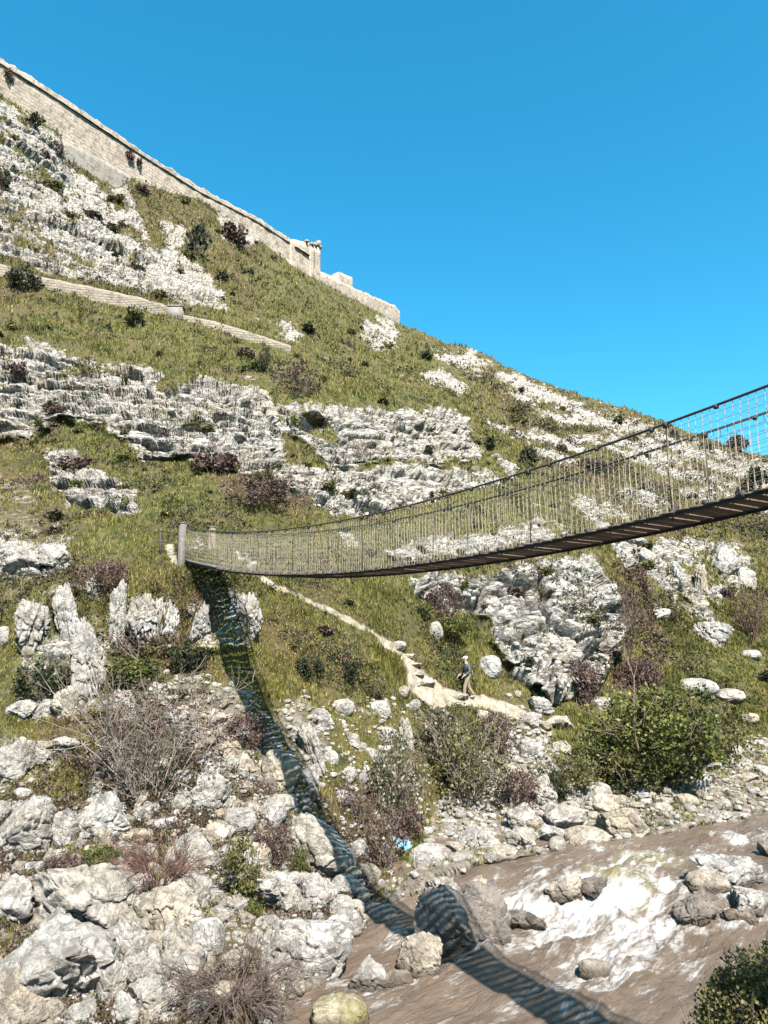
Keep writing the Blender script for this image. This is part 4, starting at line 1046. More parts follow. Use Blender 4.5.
def scrub(n, seed, L=14):
    r = np.random.default_rng(seed)
    pa = fbm(P1, 5.0, 3, 160, 0.65)
    w = (1 - sstep(0.15, 0.5, path)) * (1 - river) * (1 - 0.75 * rub * (1 - low_left)) * (1 - 0.6 * rsoft)
    w = w * np.clip(pa - 0.12 + 0.75 * brn, 0, 1.0) * (PYG > cr[None] + 3) * (1 - 0.6 * (PYG < 350) * (PXG < 300))
    cwg = np.cumsum(w.ravel()); R_, C_ = np.unravel_index(np.clip(np.searchsorted(cwg, r.random(n) * cwg[-1]), 0, cwg.size - 1), w.shape)
    p = PT[R_, C_].astype(float); pxm = p[:, 1] / F
    S_ = np.clip(r.uniform(3.0, 7.5, n) * pxm, .10, .55)
    o = r.normal(size=(n, L, 3)); o /= np.linalg.norm(o, axis=2)[..., None]; o[..., 2] = np.abs(o[..., 2])
    q = p[:, None] + o * (S_[:, None] * r.random((n, L)) ** .5)[..., None] * np.array([1, 1, .85])
    up = o + r.normal(size=(n, L, 3)) * .6; up /= np.linalg.norm(up, axis=2)[..., None]
    sd = np.cross(up, r.normal(size=(n, L, 3))); sd /= np.linalg.norm(sd, axis=2)[..., None] + 1e-9
    ln = (np.clip(2.4 * pxm, .05, .3)[:, None] * r.uniform(.6, 1.4, (n, L)))[..., None]
    V = np.stack([q, q + up * ln * .5 + sd * ln * .32, q + up * ln, q + up * ln * .5 - sd * ln * .32], 2)
    b_ = r.random(n) < (0.12 + 0.75 * brn[R_, C_])
    for nm, sel_, mt_, lb in (('green_scrub', ~b_, 'leaf_dark', 'dark green low scrub spreading in patches over the hillside'), ('brown_scrub', b_, 'leaf_purple', 'purple-brown low scrub spreading in patches over the hillside')):
        V_ = V[sel_].reshape(-1, 3); tn_ = np.clip(0.5 + r.normal(0, .22, (sel_.sum(), 1)) + r.normal(0, .16, (sel_.sum(), L)), 0, 1)
        m_ = mesh_np(nm, V_, quads=np.arange(len(V_)).reshape(-1, 4), smooth=False); attr(m_, 'tint', np.repeat(tn_.ravel(), 4))
        tag(link(nm, m_, M[mt_]), lb, 'scrub', kind='stuff')
scrub(15000, 33)
print('grass', time.time() - T0)

# ------------------------------------------------------------------ shrubs
def leaf_mesh(name, n, seed, leaf, clumps, shape=(1, 1, 1), hollow=0.3, twiggy=0.0, mat=None, droop=0.0):
    """leaf-sized faces in clumps through the volume of a crown of unit width and height"""
    r = np.random.default_rng(seed)
    d = r.normal(size=(clumps, 3)); d /= np.linalg.norm(d, axis=1)[:, None]
    rad = r.uniform(hollow, 1.0, clumps) ** 0.6
    cc = d * rad[:, None] * np.array([.5, .5, .5]) * r.uniform(.75, 1.05, (clumps, 1))
    cc[:, 2] = cc[:, 2] * 0.85 + 0.47
    cc[:, 2] = np.maximum(cc[:, 2], 0.05)
    cs = r.uniform(.06, .15, clumps)
    ctint = r.normal(0, .16, clumps)
    ci = r.integers(clumps, size=n)
    o = r.normal(size=(n, 3)); o /= np.linalg.norm(o, axis=1)[:, None]
    p = cc[ci] + o * (cs[ci] * r.random(n) ** 0.4)[:, None]
    p[:, 2] = np.maximum(p[:, 2], 0.0)
    up = o * 0.6 + r.normal(size=(n, 3)) * 0.7 + np.array([0, 0, 0.35 - droop]); up /= np.linalg.norm(up, axis=1)[:, None]
    sd = np.cross(up, r.normal(size=(n, 3))); sd /= np.linalg.norm(sd, axis=1)[:, None] + 1e-9
    L = leaf * r.uniform(.6, 1.4, n); wd = L * r.uniform(.28, .45, n)
    V = np.stack([p, p + up * (L * .5)[:, None] + sd * wd[:, None], p + up * L[:, None], p + up * (L * .5)[:, None] - sd * wd[:, None]], 1)
    tint = np.clip(0.45 + ctint[ci] + r.normal(0, .16, n), 0, 1)
    m_ = mesh_np(name, V.reshape(-1, 3) * np.array(shape), quads=np.arange(n * 4).reshape(-1, 4), smooth=False)
    attr(m_, 'tint', np.repeat(tint, 4)); m_.materials.append(mat)
    return m_

def twig_mesh(name, seed, n_main, r0, mat, levels=3, spread=0.55, arch=0.0, subs=4):
    """bare branching stems of unit height"""
    r = np.random.default_rng(seed); mb = MB()
    def grow(p, d, L, rad, lev):
        n = 5; pts = [p]
        for i in range(n):
            d = d + r.normal(0, .13, 3) + np.array([0, 0, (.06 - arch * (i / n) * 0.5)]); d = d / np.linalg.norm(d)
            p = p + d * L / n
            p = np.array([p[0], p[1], max(p[2], 0.01)]); pts.append(p)
        mb.tube(pts, np.linspace(rad, rad * .45, n + 1), 3, cap=False)
        if lev > 0:
            for k in range(subs):
                i = r.integers(1, n + 1); q = pts[i]
                dd = d + r.normal(0, .55, 3); dd /= np.linalg.norm(dd)
                grow(q, dd, L * r.uniform(.35, .6), rad * .55, lev - 1)
    for k in range(n_main):
        a = r.uniform(0, 6.28); s = spread * r.uniform(.3, 1.1)
        d = np.array([math.cos(a) * s, math.sin(a) * s, 1.0]); d /= np.linalg.norm(d)
        grow(np.array([math.cos(a) * .05, math.sin(a) * .05, -0.03]), d, r.uniform(.45, .8), r0, levels - 1)
    m_ = mb.mesh(name); m_.materials.append(mat); return m_

ST = {k: twig_mesh('stem', 60 + i, 9, .011, M[m_], 3, .6, 0.0, 3) for i, (k, m_) in enumerate((('twig', 'twig'), ('pale', 'twig_pale'), ('red', 'twig_red')))}
KIND = {}
def kinds(key, mat, stem, nn, leaf, variants=3, **kw):
    KIND[key] = [(leaf_mesh('foliage', nn, hash_(key) + v, leaf, kw.get('clumps', 60), mat=M[mat], hollow=kw.get('hollow', .3), droop=kw.get('droop', 0)), ST[stem]) for v in range(variants)]
def hash_(s): return sum(ord(c_) * (i + 3) for i, c_ in enumerate(s)) % 1000
kinds('green', 'leaf_green', 'twig', 2600, .055, clumps=70)
kinds('olive', 'leaf_olive', 'pale', 2200, .05, clumps=60)
kinds('dark', 'leaf_dark', 'twig', 2200, .06, clumps=50)
kinds('purple', 'leaf_purple', 'red', 1700, .045, clumps=60)
kinds('brown', 'leaf_purple', 'twig', 900, .04, clumps=60)
kinds('pale', 'leaf_pale', 'twig', 1600, .05, clumps=50)
kinds('far_green', 'leaf_green', 'twig', 380, .16, clumps=18)
kinds('far_dark', 'leaf_dark', 'twig', 380, .16, clumps=16)
kinds('far_olive', 'leaf_olive', 'twig', 380, .15, clumps=18)
kinds('far_purple', 'leaf_purple', 'twig', 380, .14, clumps=18)

def add_shrub(px_, base_py, w, h, kind, label, group=None, parts=True, name='shrub', cat='shrub', ground=None, big=None):
    g = np.array(ground, float) if ground is not None else hit(px_, min(base_py, 1080))
    s = g[1] / F
    W_m, H_m = w * s, h * s * 1.02
    seed = int(px_ * 13 + base_py * 7) % 1000
    var = KIND[kind][seed % len(KIND[kind])] if big is None else big
    if parts:
        e = empty(name, tuple(g + np.array([0, W_m * .12, -0.05])), seed * .7 % 6.28)
        e.scale = (W_m, W_m * .9, H_m)
        for nm, m_ in (('foliage', var[0]), ('stem', var[1])):
            if m_ is not None: link(nm, m_, None, e)
        o = e
    else:
        o = link(name, var[0]); o.location = g + np.array([0, W_m * .1, -0.05]); o.scale = (W_m, W_m * .9, H_m); o.rotation_euler = (0, 0, seed * .7 % 6.28)
    return tag(o, label, cat, group)

thicket = (leaf_mesh('foliage', 1700, 15, .034, 90, mat=M['leaf_olive'], hollow=.2), twig_mesh('stem', 78, 22, .008, M['twig_pale'], 4, .6, 0.0, 3))
big_green = (leaf_mesh('foliage', 10000, 5, .029, 130, mat=M['leaf_green'], hollow=.3), twig_mesh('stem', 71, 12, .010, M['twig'], 3, .7))
big_brown = (leaf_mesh('foliage', 1500, 6, .020, 120, mat=M['leaf_purple'], hollow=.3), twig_mesh('stem', 72, 26, .0075, M['twig_pale'], 4, .62, 0.0, 4))
near_bush = (leaf_mesh('foliage', 15000, 8, .027, 150, mat=M['leaf_olive'], hollow=.4), twig_mesh('stem', 73, 12, .009, M['twig'], 3, .6))
dead1 = (None, twig_mesh('branches', 74, 80, .011, M['twig_dead'], 3, 1.9, 0.8, 5))
dead2 = (None, twig_mesh('branches', 75, 70, .009, M['twig_red'], 3, 1.5, 0.6, 4))
bare_r = (leaf_mesh('foliage', 700, 9, .03, 80, mat=M['leaf_purple'], hollow=.3), twig_mesh('stem', 76, 16, .009, M['twig_red'], 4, .5, 0.0, 3))
blossom = (leaf_mesh('foliage', 2600, 10, .034, 90, mat=M['leaf_pale'], hollow=.3), twig_mesh('stem', 77, 14, .009, M['twig'], 3, .55, 0.0, 4))
S = add_shrub
S(668,800,150,118,None,'largest leafy green bush, standing on the far river bank at right','', big=big_green, name='leafy_bush', cat='bush')
S(725,775,60,70,'olive','loose olive bush against the right side of the largest green bush')
S(632,800,60,50,'olive','straw-brown scrub under the left side of the largest green bush')
S(140,815,165,135,None,'large bare brown bush with pale stems above the domed boulder', big=big_brown, name='bare_bush', cat='bush')
S(398,842,72,108,None,'tall shrub with pale blossom left of the olive thicket on the bank', big=blossom, name='flowering_shrub')
S(470,806,92,98,None,'olive-brown thicket on the bank below the walker',big=thicket)
S(440,770,60,62,'pale','grey-leaved shrub between the blossom shrub and the olive thicket')
S(496,760,44,50,'purple','purple shrub against the upper right of the olive thicket')
S(520,812,46,52,'purple','round purple-red shrub beside the upright white rock on the far bank')
S(582,712,46,54,'purple','purple-brown shrub at the foot of the crag')
S(644,692,50,40,'purple','dark purple-brown shrub in the shade right of the crag')
S(630,660,30,80,'brown','rusty dry scrub along the right edge of the crag')
S(578,792,46,44,'olive','small olive shrub left of the largest green bush')
S(592,772,40,36,'green','small green shrub touching the left of the largest green bush')
S(558,800,30,36,'dark','dark green low shrub right of the upright white rock')
S(155,890,78,66,None,'dry reddish twig bush above the wide cream boulder', big=dead2, name='dead_bush', cat='bush')
S(232,1012,92,60,None,'heap of drooping dead twigs on the bank at the bottom', big=dead1, name='dead_bush', cat='bush')
S(96,872,38,28,'green','small bright green tuft between the domed and the creased boulders')
S(60,880,44,22,'purple','low dry brown shrub under the cracked boulder at the left edge')
S(272,870,40,44,'purple','purple-brown shrub left of the orange-stained boulder')
S(238,905,58,62,'olive','leggy dark olive shrub above the pitted grey boulder')
S(298,882,20,32,'green','narrow green tuft at the left foot of the orange-stained boulder')
S(246,756,46,46,'purple','purplish shrub left of the striped bridge shadow')
S(250,920,24,20,'green','tiny green tuft left of the pitted grey boulder')
S(38,702,56,52,'dark','dark grey-green shrub below the broad fin nearest the left edge')
S(188,676,44,38,'dark','dark green shrub left of the black bridge shadow')
S(128,690,60,34,'green','bright green shrub between the rock fins and the pale rubble')
S(203,628,26,62,'brown','brown dry scrub left of the upper bridge shadow')
S(104,598,46,44,'purple','dark brown bush above the slender rock fin')
S(130,662,60,40,'brown','brown scrub between the two middle rock fins')
S(310,682,34,30,'dark','dark shrub in the grass right of the black bridge shadow')
S(347,682,26,26,'dark','dark shrub in the grass right of its larger dark neighbour')
S(372,700,28,22,'olive','olive shrub in the grass just left of the path steps')
S(445,626,46,50,'purple','purple-grey shrub on the left face of the crag')
S(450,640,50,26,'green','green shrub in the grass under the left side of the crag')
S(545,580,30,16,'olive','olive tuft on top of the crag')
S(756,645,54,74,None,'bare pinkish bush by the right edge above the grass', big=bare_r, name='bare_bush', cat='bush')
S(720,560,30,22,'purple','purple shrub below the bridge deck at the right')
S(296,402,66,52,'brown','grey bare bush on the slope above the right cliff band','',name='bare_bush', cat='bush')
S(264,376,16,36,'dark','slim dark sapling left of the grey bare bush on the slope')
S(196,258,27,44,'far_dark','dark upright tree on the slope below the ridge wall', name='small_tree', cat='tree')
S(20,291,38,34,'dark','dark round bush on the low wall at the far left')
S(2,188,18,28,'far_dark','dark bush on the upper cliff cut by the left edge')
S(140,197,20,14,'far_purple','purple bush at the foot of the ridge wall right of its buttress')
S(234,246,40,30,'far_purple','wide purple scrub on the rocks under the ridge wall')
S(368,459,24,26,'brown','grey-brown bush in the middle of the right cliff band')
S(436,450,13,16,'far_dark','small dark shrub at the right end of the right cliff band')
S(255,512,80,44,'purple','wide purple thicket under the end of the left cliff band')
S(212,480,50,36,'far_purple','purplish scrub at the foot of the left cliff band')
S(72,466,40,20,'far_purple','brownish purple bush on the lower left ledge')
S(16,380,28,26,'far_purple','rust-coloured shrub on the left cliff band by the left edge')
S(50,412,28,18,'far_purple','brown shrub on a ledge below the rust-coloured one')
S(490,450,18,16,'far_dark','dark shrub on the slope right of the right cliff band')
S(528,470,20,24,'far_dark','tall dark shrub on the slope just above the bridge cables')
S(136,328,28,26,'far_green','dark green bush in the grass below the long low wall')
S(678,438,10,18,'far_dark','little dark tree on the skyline seen through the bridge')
S(738,452,24,22,'far_purple','purple bush on the skyline near the right edge')
S(760,490,24,26,'far_dark','dark bush behind the bridge net at the right edge')
S(520,585,30,14,'far_purple','low purple scrub on the upper ledge of the crag')
S(590,470,40,14,'far_purple','brown scrub seen through the upper cables of the bridge')
S(480,560,20,10,'far_olive','little olive scrub under the smooth slab below the deck')
S(384,872,62,62,'brown','tangle of brown brush at the water edge just right of the bridge shadow')
S(405,848,40,40,'purple','purple-brown brush above the blue litter')
S(352,830,46,48,'brown','brown brush right of the orange-stained boulder beyond the bridge shadow')
S(7,84,12,16,'far_purple','brown plant hanging high on the ridge wall at the left edge',ground=at(8,80,float(wall_k(np.array(8.),np.array(80.))[1])-.3))
S(129,161,12,14,'far_purple','brown plant hanging on the ridge wall above its buttress',ground=at(129,161,float(wall_k(np.array(129.),np.array(161.))[1])-.3))
S(139,167,10,12,'far_purple','smaller brown plant hanging on the ridge wall right of its neighbour',ground=at(139,167,float(wall_k(np.array(139.),np.array(167.))[1])-.3))
S(30,130,26,24,'far_dark','dark scrub on the rocks under the left part of the ridge wall')
S(58,155,14,22,'far_purple','purple scrub against the left end of the buttress')
S(115,205,24,16,'far_olive','olive scrub below the foot of the buttress')
# bush on the near bank, bottom right corner
for (x_, y_, w_, h_, lab) in ((4.75, 10.2, 1.9, 1.75, 'olive leafy bush in the bottom right corner'), (6.1, 11.0, 2.5, 2.35, 'taller olive bush cut by the right edge near the bottom')):
    z_ = near_z(x_, y_); s_ = y_ / F
    S(700, 1000, w_ / s_, h_ / s_, None, lab, ground=(x_, y_, z_), big=near_bush, name='leafy_bush', cat='bush')
bt = twig_mesh('bare_stem', 79, 7, .007, M['twig_pale'], 2, .5, 0, 2)
o = link('bare_sapling', bt); o.location = (4.05, 10.2, near_z(4.05, 10.2)); o.scale = (1.0, 1.0, 1.6); tag(o, 'thin leafless stems in front of the olive bush at the bottom right', 'sapling')
o = link('bare_sapling', bt); o.location = (2.75, 9.6, near_z(2.75, 9.6)); o.scale = (.8, .8, .9); o.rotation_euler = (0, 0, 2); tag(o, 'few thin leafless stems at the bottom edge in front of the rapids', 'sapling')

# small shrubs dotted over the slopes
r = np.random.default_rng(77)
wt = ((1 - path) * (1 + 0.8 * (PYG < 560)) * (PYG < 700) * (1 - river) * (PYG > cr[None] + 6) * (0.4 + np.clip(pn(P1, 9, 150), 0, 1)) ).ravel(); cws = np.cumsum(wt)
idx = np.searchsorted(cws, r.random(292) * cws[-1]); R_, C_ = np.unravel_index(idx, BY.shape)
lab = {'far_green': ('small green shrub dotted on the open hillside', 'green shrubs on the hillside'), 'far_dark': ('small dark shrub dotted on the rocky hillside', 'dark shrubs on the hillside'),
       'far_olive': ('small olive shrub dotted on the grassy hillside', 'olive shrubs on the hillside'), 'far_purple': ('small purple-brown shrub dotted on the hillside', 'purple shrubs on the hillside')}
for a, b in zip(R_, C_):
    kd = ('far_dark', 'far_green', 'far_olive', 'far_purple', 'far_dark', 'far_olive')[r.integers(6)]
    sz_ = 4.5 + 11 * r.random() ** 1.6; 
    S(PXG[a, b], PYG[a, b], sz_ * r.uniform(1, 1.7), sz_, kd, lab[kd][0], lab[kd][1], parts=False, name='small_shrub')
print('shrubs', time.time() - T0)
# ------------------------------------------------------------------ suspension bridge
PERP = np.array([0.843, 0.5376, 0.0]); BW = 0.80; RAIL = 1.15
def edge_n(Y):
    Y = np.asarray(Y, float); return np.stack([4.2 - 0.6375 * (Y - 8), Y, 7.53 + 0.0091 * (Y - 12.7) ** 2], -1)
bridge = empty('suspension_bridge', (0, 0, 0))
tag(bridge, 'narrow rope suspension footbridge with plank deck and wire net sides over the river', 'bridge')
YA, YB = 25.2, 0.3
L_tot = (YA - YB) * 1.186
npl = int(L_tot / 0.205)
plank_Y = [YA - (i + .5) * 0.205 / 1.186 for i in range(npl)]
showing = sorted([y for y in plank_Y if y > 7.3])[:100]
rest = [y for y in plank_Y if y not in set(showing)]
rp = np.random.default_rng(3)
def plank(mb, y):
    c = edge_n(y) + PERP * BW / 2; t = edge_n(y - .1) - edge_n(y + .1); t /= np.linalg.norm(t)
    u = np.cross(PERP, t); w = rp.uniform(.077, .087)
    j = rp.normal(0, .012); pp = PERP + t * rp.normal(0, .02)
    mb.box(c + u * rp.normal(0, .004) + PERP * j, pp * (BW / 2 + .045), t * w, u * .009)
for y in showing:
    mb = MB(); plank(mb, y); mb.build('plank', M['plank'], bridge)
mb = MB()
for y in rest: plank(mb, y)
tag(mb.build('plank', M['plank'], bridge), kind='stuff')
Yc = np.linspace(YA, YB, 130)
E0 = edge_n(Yc); E1 = E0 + PERP * BW
for E in (E0, E1):
    mb = MB(); mb.tube(E + [0, 0, .0], .024, 6); mb.tube(E - [0, 0, .035], .014, 5)
    for i in range(0, 130, 2): mb.box(E[i] + [0, 0, .01], (.02, -.03, 0), (.025, .015, 0), (0, 0, .045))
    mb.build('deck_cable', M['cable'], bridge)
for s, E in ((0, E0), (1, E1)):
    mb = MB(); mb.tube(E + [0, 0, RAIL], .017, 6)
    for i in range(3, 130, 4): mb.box(E[i] + [0, 0, RAIL - .02], (.012, -.019, 0), (.016, .01, 0), (0, 0, .024))
    mb.build('handrail_cable', M['cable'], bridge)
    mb = MB()
    yv = np.arange(YB, YA, 0.098 / 1.186)
    for y in yv:
        b = edge_n(y) + PERP * BW * s; o_ = PERP * (.03 if s else -.03)
        j = rp.normal(0, .012, 3)
        mb.tube([b, b + [0, 0, RAIL * .5] + o_ + j, b + [0, 0, RAIL]], .0041, 3, cap=False)
    for hgt in np.arange(.105, RAIL - .05, .105):
        pk = np.stack([Yc, Yc * 0 + hgt * 3, Yc * 0 + s * 9], -1).astype(f32)
        mb.tube(E + np.stack([Yc * 0, Yc * 0, hgt + .012 * pn(pk, .8, 4)], -1) + (PERP * (.025 if s else -.025)), .0036, 3, cap=False)
    mb.build('side_net', M['wire'], bridge)
    for y in np.arange(2.7, YA - 1, 2.1):
        b = edge_n(y) + PERP * BW * s
        mb = MB(); mb.tube([b - [0, 0, .1], b + [0, 0, RAIL]], .0085, 5); hg = mb.build('hanger', M['cable'], bridge)
        mb = MB(); mb.box(b + [0, 0, RAIL - .02], (.016, -.026, 0), (.02, .012, 0), (0, 0, .04)); mb.build('clamp', M['cable'], hg)
def along(y, s, dz=0): return edge_n(y) + PERP * BW * s + np.array([0, 0, dz])
def post(c, hx, h0, h1, mat, nm):
    mb = MB(); t = np.array([-.5376, .843, 0]) * hx
    mb.box(c + [0, 0, (h0 + h1) / 2], PERP * hx, t, (0, 0, (h1 - h0) / 2))
    o = mb.build(nm, mat, bridge); mb = MB(); mb.box(c + [0, 0, h1 + .022], PERP * hx * 1.12, t * 1.12, (0, 0, .02)); mb.build('post_cap', mat, o)
    return o
post(along(25.32, -.18), .105, -1.6, 1.28, M['post'], 'anchor_post')
post(along(25.32, 1.14), .10, -1.6, 1.24, M['wood'], 'anchor_post')
post(along(0.2, -.18), .13, -3, 1.28, M['post'], 'anchor_post'); post(along(0.2, 1.14), .13, -3, 1.28, M['post'], 'anchor_post')
mb = MB(); c = along(25.75, .5, -.75); mb.box(c, PERP * .72, np.array([-.5376, .843, 0]) * .45, (0, 0, .68)); mb.build('abutment', M['plaster'], bridge)
mb = MB(); c = along(-0.5, .5, -1.6); mb.box(c, PERP * .8, np.array([-.5376, .843, 0]) * .6, (0, 0, 1.5)); mb.build('abutment', M['plaster'], bridge)
# kerb board along the first steps of the deck, pale
mb = MB(); mb.tube([along(y, -.06, .05) for y in np.linspace(25.1, 22.6, 8)], .045, 5); mb.build('kerb_board', M['post'], bridge)
# little guard rail left of the post
gr = empty('guard_rail', tuple(hit(163, 558))); tag(gr, 'short thin dark railing left of the bridge post on the slope', 'railing')
g = Vector(gr.location); top = Vector(along(25.4, -.25, .95)); 
mb = MB(); mb.tube([(0, 0, -.3), (-.05, 0, .85)], .03, 6); mb.build('rail_post', M['cable'], gr)
mb = MB(); mb.tube([(-.05, 0, .82), tuple(top - g)], .02, 6); mb.tube([(-.03, 0, .45), tuple(top - g - Vector((0, 0, .4)))], .015, 6); mb.build('rail', M['cable'], gr)

# ------------------------------------------------------------------ blue litter on the bank
v = []; q = []
for i in range(7):
    for j in range(7):
        v.append(((i - 3) * .06, (j - 3) * .045 + .03 * math.sin(i * 2.1), .10 + .07 * math.sin(i * 1.3 + j * 2.2) + .05 * math.cos(j * 1.7 + i)))
for i in range(6):
    for j in range(6): q.append((i * 7 + j, (i + 1) * 7 + j, (i + 1) * 7 + j + 1, i * 7 + j + 1))
o = link('plastic_litter', mesh_np('plastic_litter', v, quads=q), M['litter']); o.location = hit(402, 857) + np.array([0, -.45, .22]); o.rotation_euler = (.7, 0, .4)
tag(o, 'scrap of pale blue plastic caught in twigs at the river bank', 'litter')

# ------------------------------------------------------------------ walker on the path
def skin_obj(name, nodes, edges, mat, parent, root=0, sub=2):
    me_ = bpy.data.meshes.new(name); me_.from_pydata([n_[0] for n_ in nodes], edges, []); me_.materials.append(mat)
    o = bpy.data.objects.new(name, me_); C.objects.link(o)
    if parent is not None: o.parent = parent
    me_.skin_vertices.new() if hasattr(me_.skin_vertices, 'new') and len(me_.skin_vertices) == 0 else None
    sk = o.modifiers.new('Skin', 'SKIN'); sk.use_smooth_shade = True
    sv = me_.skin_vertices[0].data
    for i, n_ in enumerate(nodes):
        rr = n_[1] if isinstance(n_[1], tuple) else (n_[1], n_[1]); sv[i].radius = rr; sv[i].use_root = (i == root)
    if sub: s_ = o.modifiers.new('Subdivision', 'SUBSURF'); s_.levels = sub; s_.render_levels = sub
    return o
class G:
    def __init__(s): s.n, s.e, s.k = [], [], {}
    def p(s, key, co, r, frm=None):
        s.n.append((co, r)); s.k[key] = len(s.n) - 1
        if frm is not None: s.e.append((s.k[frm], s.k[key]))
foot = hit(468, 700)
person = empty('person', tuple(foot)); person.rotation_euler = (0, 0, 0.15); person.scale = (.95, .95, .95)
tag(person, 'person in dark vest, blue-grey sleeves, beige trousers and pale cap walking the path', 'person')
# walks towards -x
LEG = {'l': [(0, -.10, .90), (-.16, -.10, .50), (-.19, -.10, .09)], 'r': [(0, .10, .90), (.05, .10, .50), (.27, .10, .13)]}
ARM = {'l': [(-.02, -.20, 1.38), (.03, -.25, 1.12), (-.17, -.24, .98)], 'r': [(-.02, .20, 1.38), (-.10, .24, 1.12), (-.28, .20, .98)]}
b = G()
b.p('pelvis', (0, 0, .95), (.13, .15)); b.p('waist', (-.01, 0, 1.10), (.11, .13), 'pelvis'); b.p('chest', (-.03, 0, 1.30), (.12, .15), 'waist'); b.p('neckbase', (-.05, 0, 1.43), (.07, .08), 'chest')
b.p('neck', (-.07, 0, 1.50), .055, 'neckbase'); b.p('jaw', (-.09, 0, 1.56), (.075, .068), 'neck'); b.p('skull', (-.085, 0, 1.64), (.095, .078), 'jaw'); b.p('crown', (-.075, 0, 1.70), (.07, .06), 'skull')
b.p('nose', (-.195, 0, 1.60), .014, 'jaw')
for s, sg in (('l', -1), ('r', 1)):
    hip, knee, ank = LEG[s]; b.p('hip' + s, hip, .085, 'pelvis'); b.p('knee' + s, knee, .058, 'hip' + s); b.p('ank' + s, ank, .04, 'knee' + s); b.p('toe' + s, (ank[0] - .17, ank[1], ank[2] - .05), .035, 'ank' + s)
    sh, el, wr = ARM[s]; b.p('sh' + s, sh, .062, 'chest'); b.p('el' + s, el, .042, 'sh' + s); b.p('wr' + s, wr, .030, 'el' + s)
    d = np.array(wr) - np.array(el); d /= np.linalg.norm(d); side = np.array([0, 1, 0.]); 
    palm = np.array(wr) + d * .07; b.p('palm' + s, tuple(palm), (.020, .036), 'wr' + s)
    for f_, (o_, ln) in enumerate(((-.030, .075), (-.010, .088), (.010, .082), (.030, .062))):
        k1 = palm + d * .035 + side * o_; k2 = k1 + d * ln * .5 + np.array([0, 0, -.012]); k3 = k2 + d * ln * .4 + np.array([0, 0, -.028])
        b.p(f'f{s}{f_}a', tuple(k1), .0095, 'palm' + s); b.p(f'f{s}{f_}b', tuple(k2), .009, f'f{s}{f_}a'); b.p(f'f{s}{f_}c', tuple(k3), .008, f'f{s}{f_}b')
    t1 = np.array(wr) + d * .04 + np.array([0, 0, .035]); t2 = t1 + d * .04 + np.array([0, 0, .015])
    b.p(f't{s}a', tuple(t1), .012, 'palm' + s); b.p(f't{s}b', tuple(t2), .010, f't{s}a')
    b.p('ear' + s, (-.08, sg * .088, 1.61), .016, 'skull')
skin_obj('body', b.n, b.e, M['skin'], person)
t = G(); t.p('pelvis', (0, 0, .97), (.15, .165)); t.p('belt', (-.005, 0, 1.04), (.135, .15), 'pelvis')
for s in 'lr':
    hip, knee, ank = LEG[s]; t.p('h' + s, hip, .108, 'pelvis'); t.p('k' + s, knee, .082, 'h' + s); t.p('a' + s, (ank[0], ank[1], ank[2] + .03), .07, 'k' + s)
skin_obj('trousers', t.n, t.e, M['trousers'], person)
t = G(); t.p('w', (-.005, 0, 1.02), (.135, .155)); t.p('c', (-.03, 0, 1.30), (.14, .17), 'w'); t.p('n', (-.05, 0, 1.44), (.08, .09), 'c')
for s in 'lr':
    sh, el, wr = ARM[s]; t.p('s' + s, sh, .08, 'c'); t.p('e' + s, el, .06, 's' + s); t.p('r' + s, tuple(np.array(el) + .9 * (np.array(wr) - np.array(el))), .046, 'e' + s)
skin_obj('shirt', t.n, t.e, M['shirt'], person)
t = G(); t.p('w', (0, 0, 1.0), (.155, .165)); t.p('m', (-.015, 0, 1.16), (.15, .165), 'w'); t.p('c', (-.03, 0, 1.31), (.16, .175), 'm'); t.p('n', (-.045, 0, 1.42), (.10, .12), 'c')
skin_obj('vest', t.n, t.e, M['vest'], person)
for s in 'lr':
    ank = LEG[s][2]; t = G(); t.p('h', (ank[0] + .05, ank[1], ank[2] - .045), .05); t.p('m', (ank[0] - .06, ank[1], ank[2] - .05), .05, 'h'); t.p('t', (ank[0] - .18, ank[1], ank[2] - .06), .036, 'm')
    skin_obj('shoe', t.n, t.e, M['shoe'], person)
d_, tt = ICO[3]
cv = d_ * np.array([.112, .095, .085]); cv[:, 2] = np.maximum(cv[:, 2], -.012); cv = cv + np.array([-.08, 0, 1.665])
mb = MB(); mb.add(cv, tt); cp_ = mb.build('cap', M['cap'], person, True); brim = d_ * np.array([.085, .075, .010]) + np.array([-.20, 0, 1.655]); mb = MB(); mb.add(brim, tt); mb.build('brim', M['cap'], cp_, True)
cv = d_ * np.array([.055, .062, .05]) + np.array([-.135, 0, 1.545]); mb = MB(); mb.add(cv, tt); mb.build('beard', M['hair'], person, True)
for sg in (-1, 1):
    mb = MB(); mb.add(d_ * .012 + np.array([-.172, sg * .033, 1.63]), tt); mb.build('eye', M['vest'], person, True)

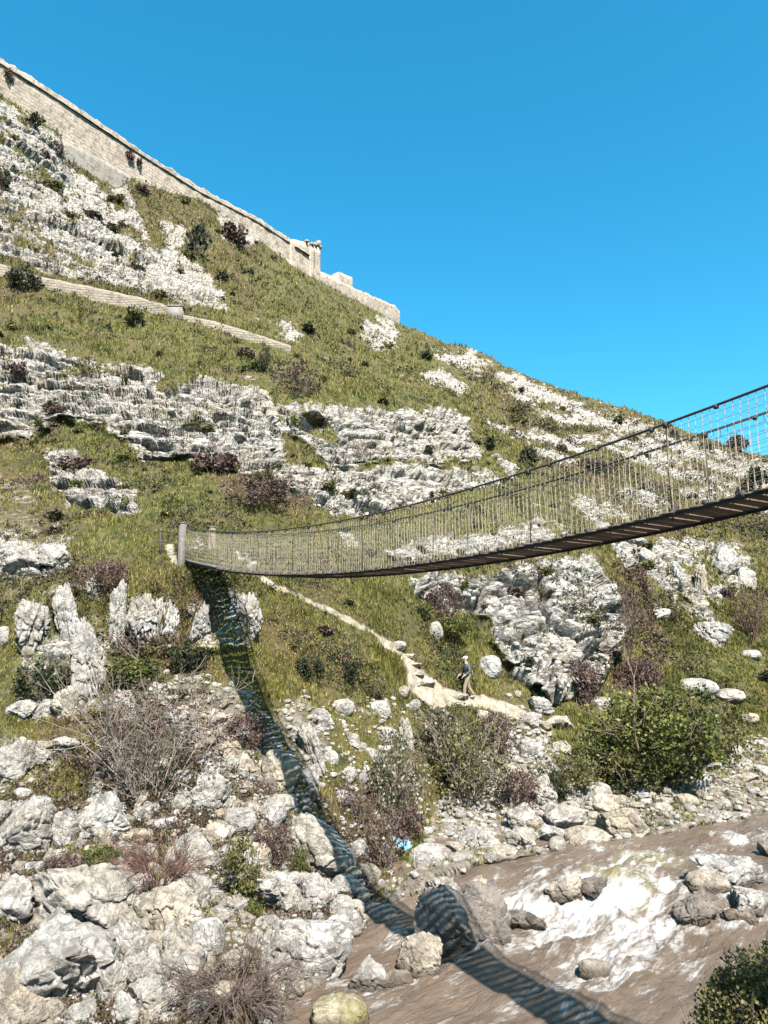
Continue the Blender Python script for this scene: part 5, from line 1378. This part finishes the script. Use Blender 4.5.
# ------------------------------------------------------------------ light, sky, camera
w = bpy.data.worlds.new('World'); scene.world = w; w.use_nodes = True
nt = w.node_tree; nt.nodes.clear()
sun_to = Vector((0.246, -0.80, 1.02)).normalized()
sky = nt.nodes.new('ShaderNodeTexSky'); sky.sky_type = 'NISHITA'; sky.sun_disc = False
sky.sun_elevation = math.asin(sun_to.z); sky.sun_rotation = math.atan2(sun_to.x, sun_to.y)
sky.air_density = 1.15; sky.dust_density = 1.3; sky.ozone_density = 2.2; sky.altitude = 200
hs = nt.nodes.new('ShaderNodeHueSaturation'); hs.inputs['Saturation'].default_value = 1.38; hs.inputs['Hue'].default_value = 0.478
bg = nt.nodes.new('ShaderNodeBackground'); bg.inputs[1].default_value = 0.05
ow = nt.nodes.new('ShaderNodeOutputWorld')
nt.links.new(sky.outputs[0], hs.inputs['Color']); tn = nt.nodes.new('ShaderNodeMix'); tn.data_type = 'RGBA'; tn.blend_type = 'MULTIPLY'; tn.inputs[0].default_value = 1.0; tn.inputs[7].default_value = (0.78, 1.34, 1.38, 1)
nt.links.new(hs.outputs[0], tn.inputs[6]); nt.links.new(tn.outputs[2], bg.inputs[0]); nt.links.new(bg.outputs[0], ow.inputs[0])
sd = bpy.data.lights.new('sun', 'SUN'); sd.energy = 5.0; sd.angle = math.radians(0.53); sd.color = (1.0, 0.95, 0.875)
so = bpy.data.objects.new('sun', sd); C.objects.link(so); so.rotation_euler = (-sun_to).to_track_quat('-Z', 'Y').to_euler(); so.location = (0, -20, 60)
cd = bpy.data.cameras.new('camera'); cam = bpy.data.objects.new('camera', cd); C.objects.link(cam)
cam.location = (0, 0, EYE); cam.rotation_euler = (math.radians(90) + PITCH, 0, 0)
cd.sensor_fit = 'VERTICAL'; cd.sensor_height = 24; cd.sensor_width = 36; cd.lens = F / 1024 * 24; cd.clip_start = 0.1; cd.clip_end = 3000
scene.camera = cam
vs = scene.view_settings; vs.view_transform = 'Standard'; vs.look = 'None'; vs.gamma = 1; vs.exposure = 1.95
scene.cycles.max_bounces = 6; scene.cycles.diffuse_bounces = 2; scene.cycles.glossy_bounces = 2; scene.cycles.transmission_bounces = 2
scene.cycles.use_denoising = True
print('done', time.time() - T0)
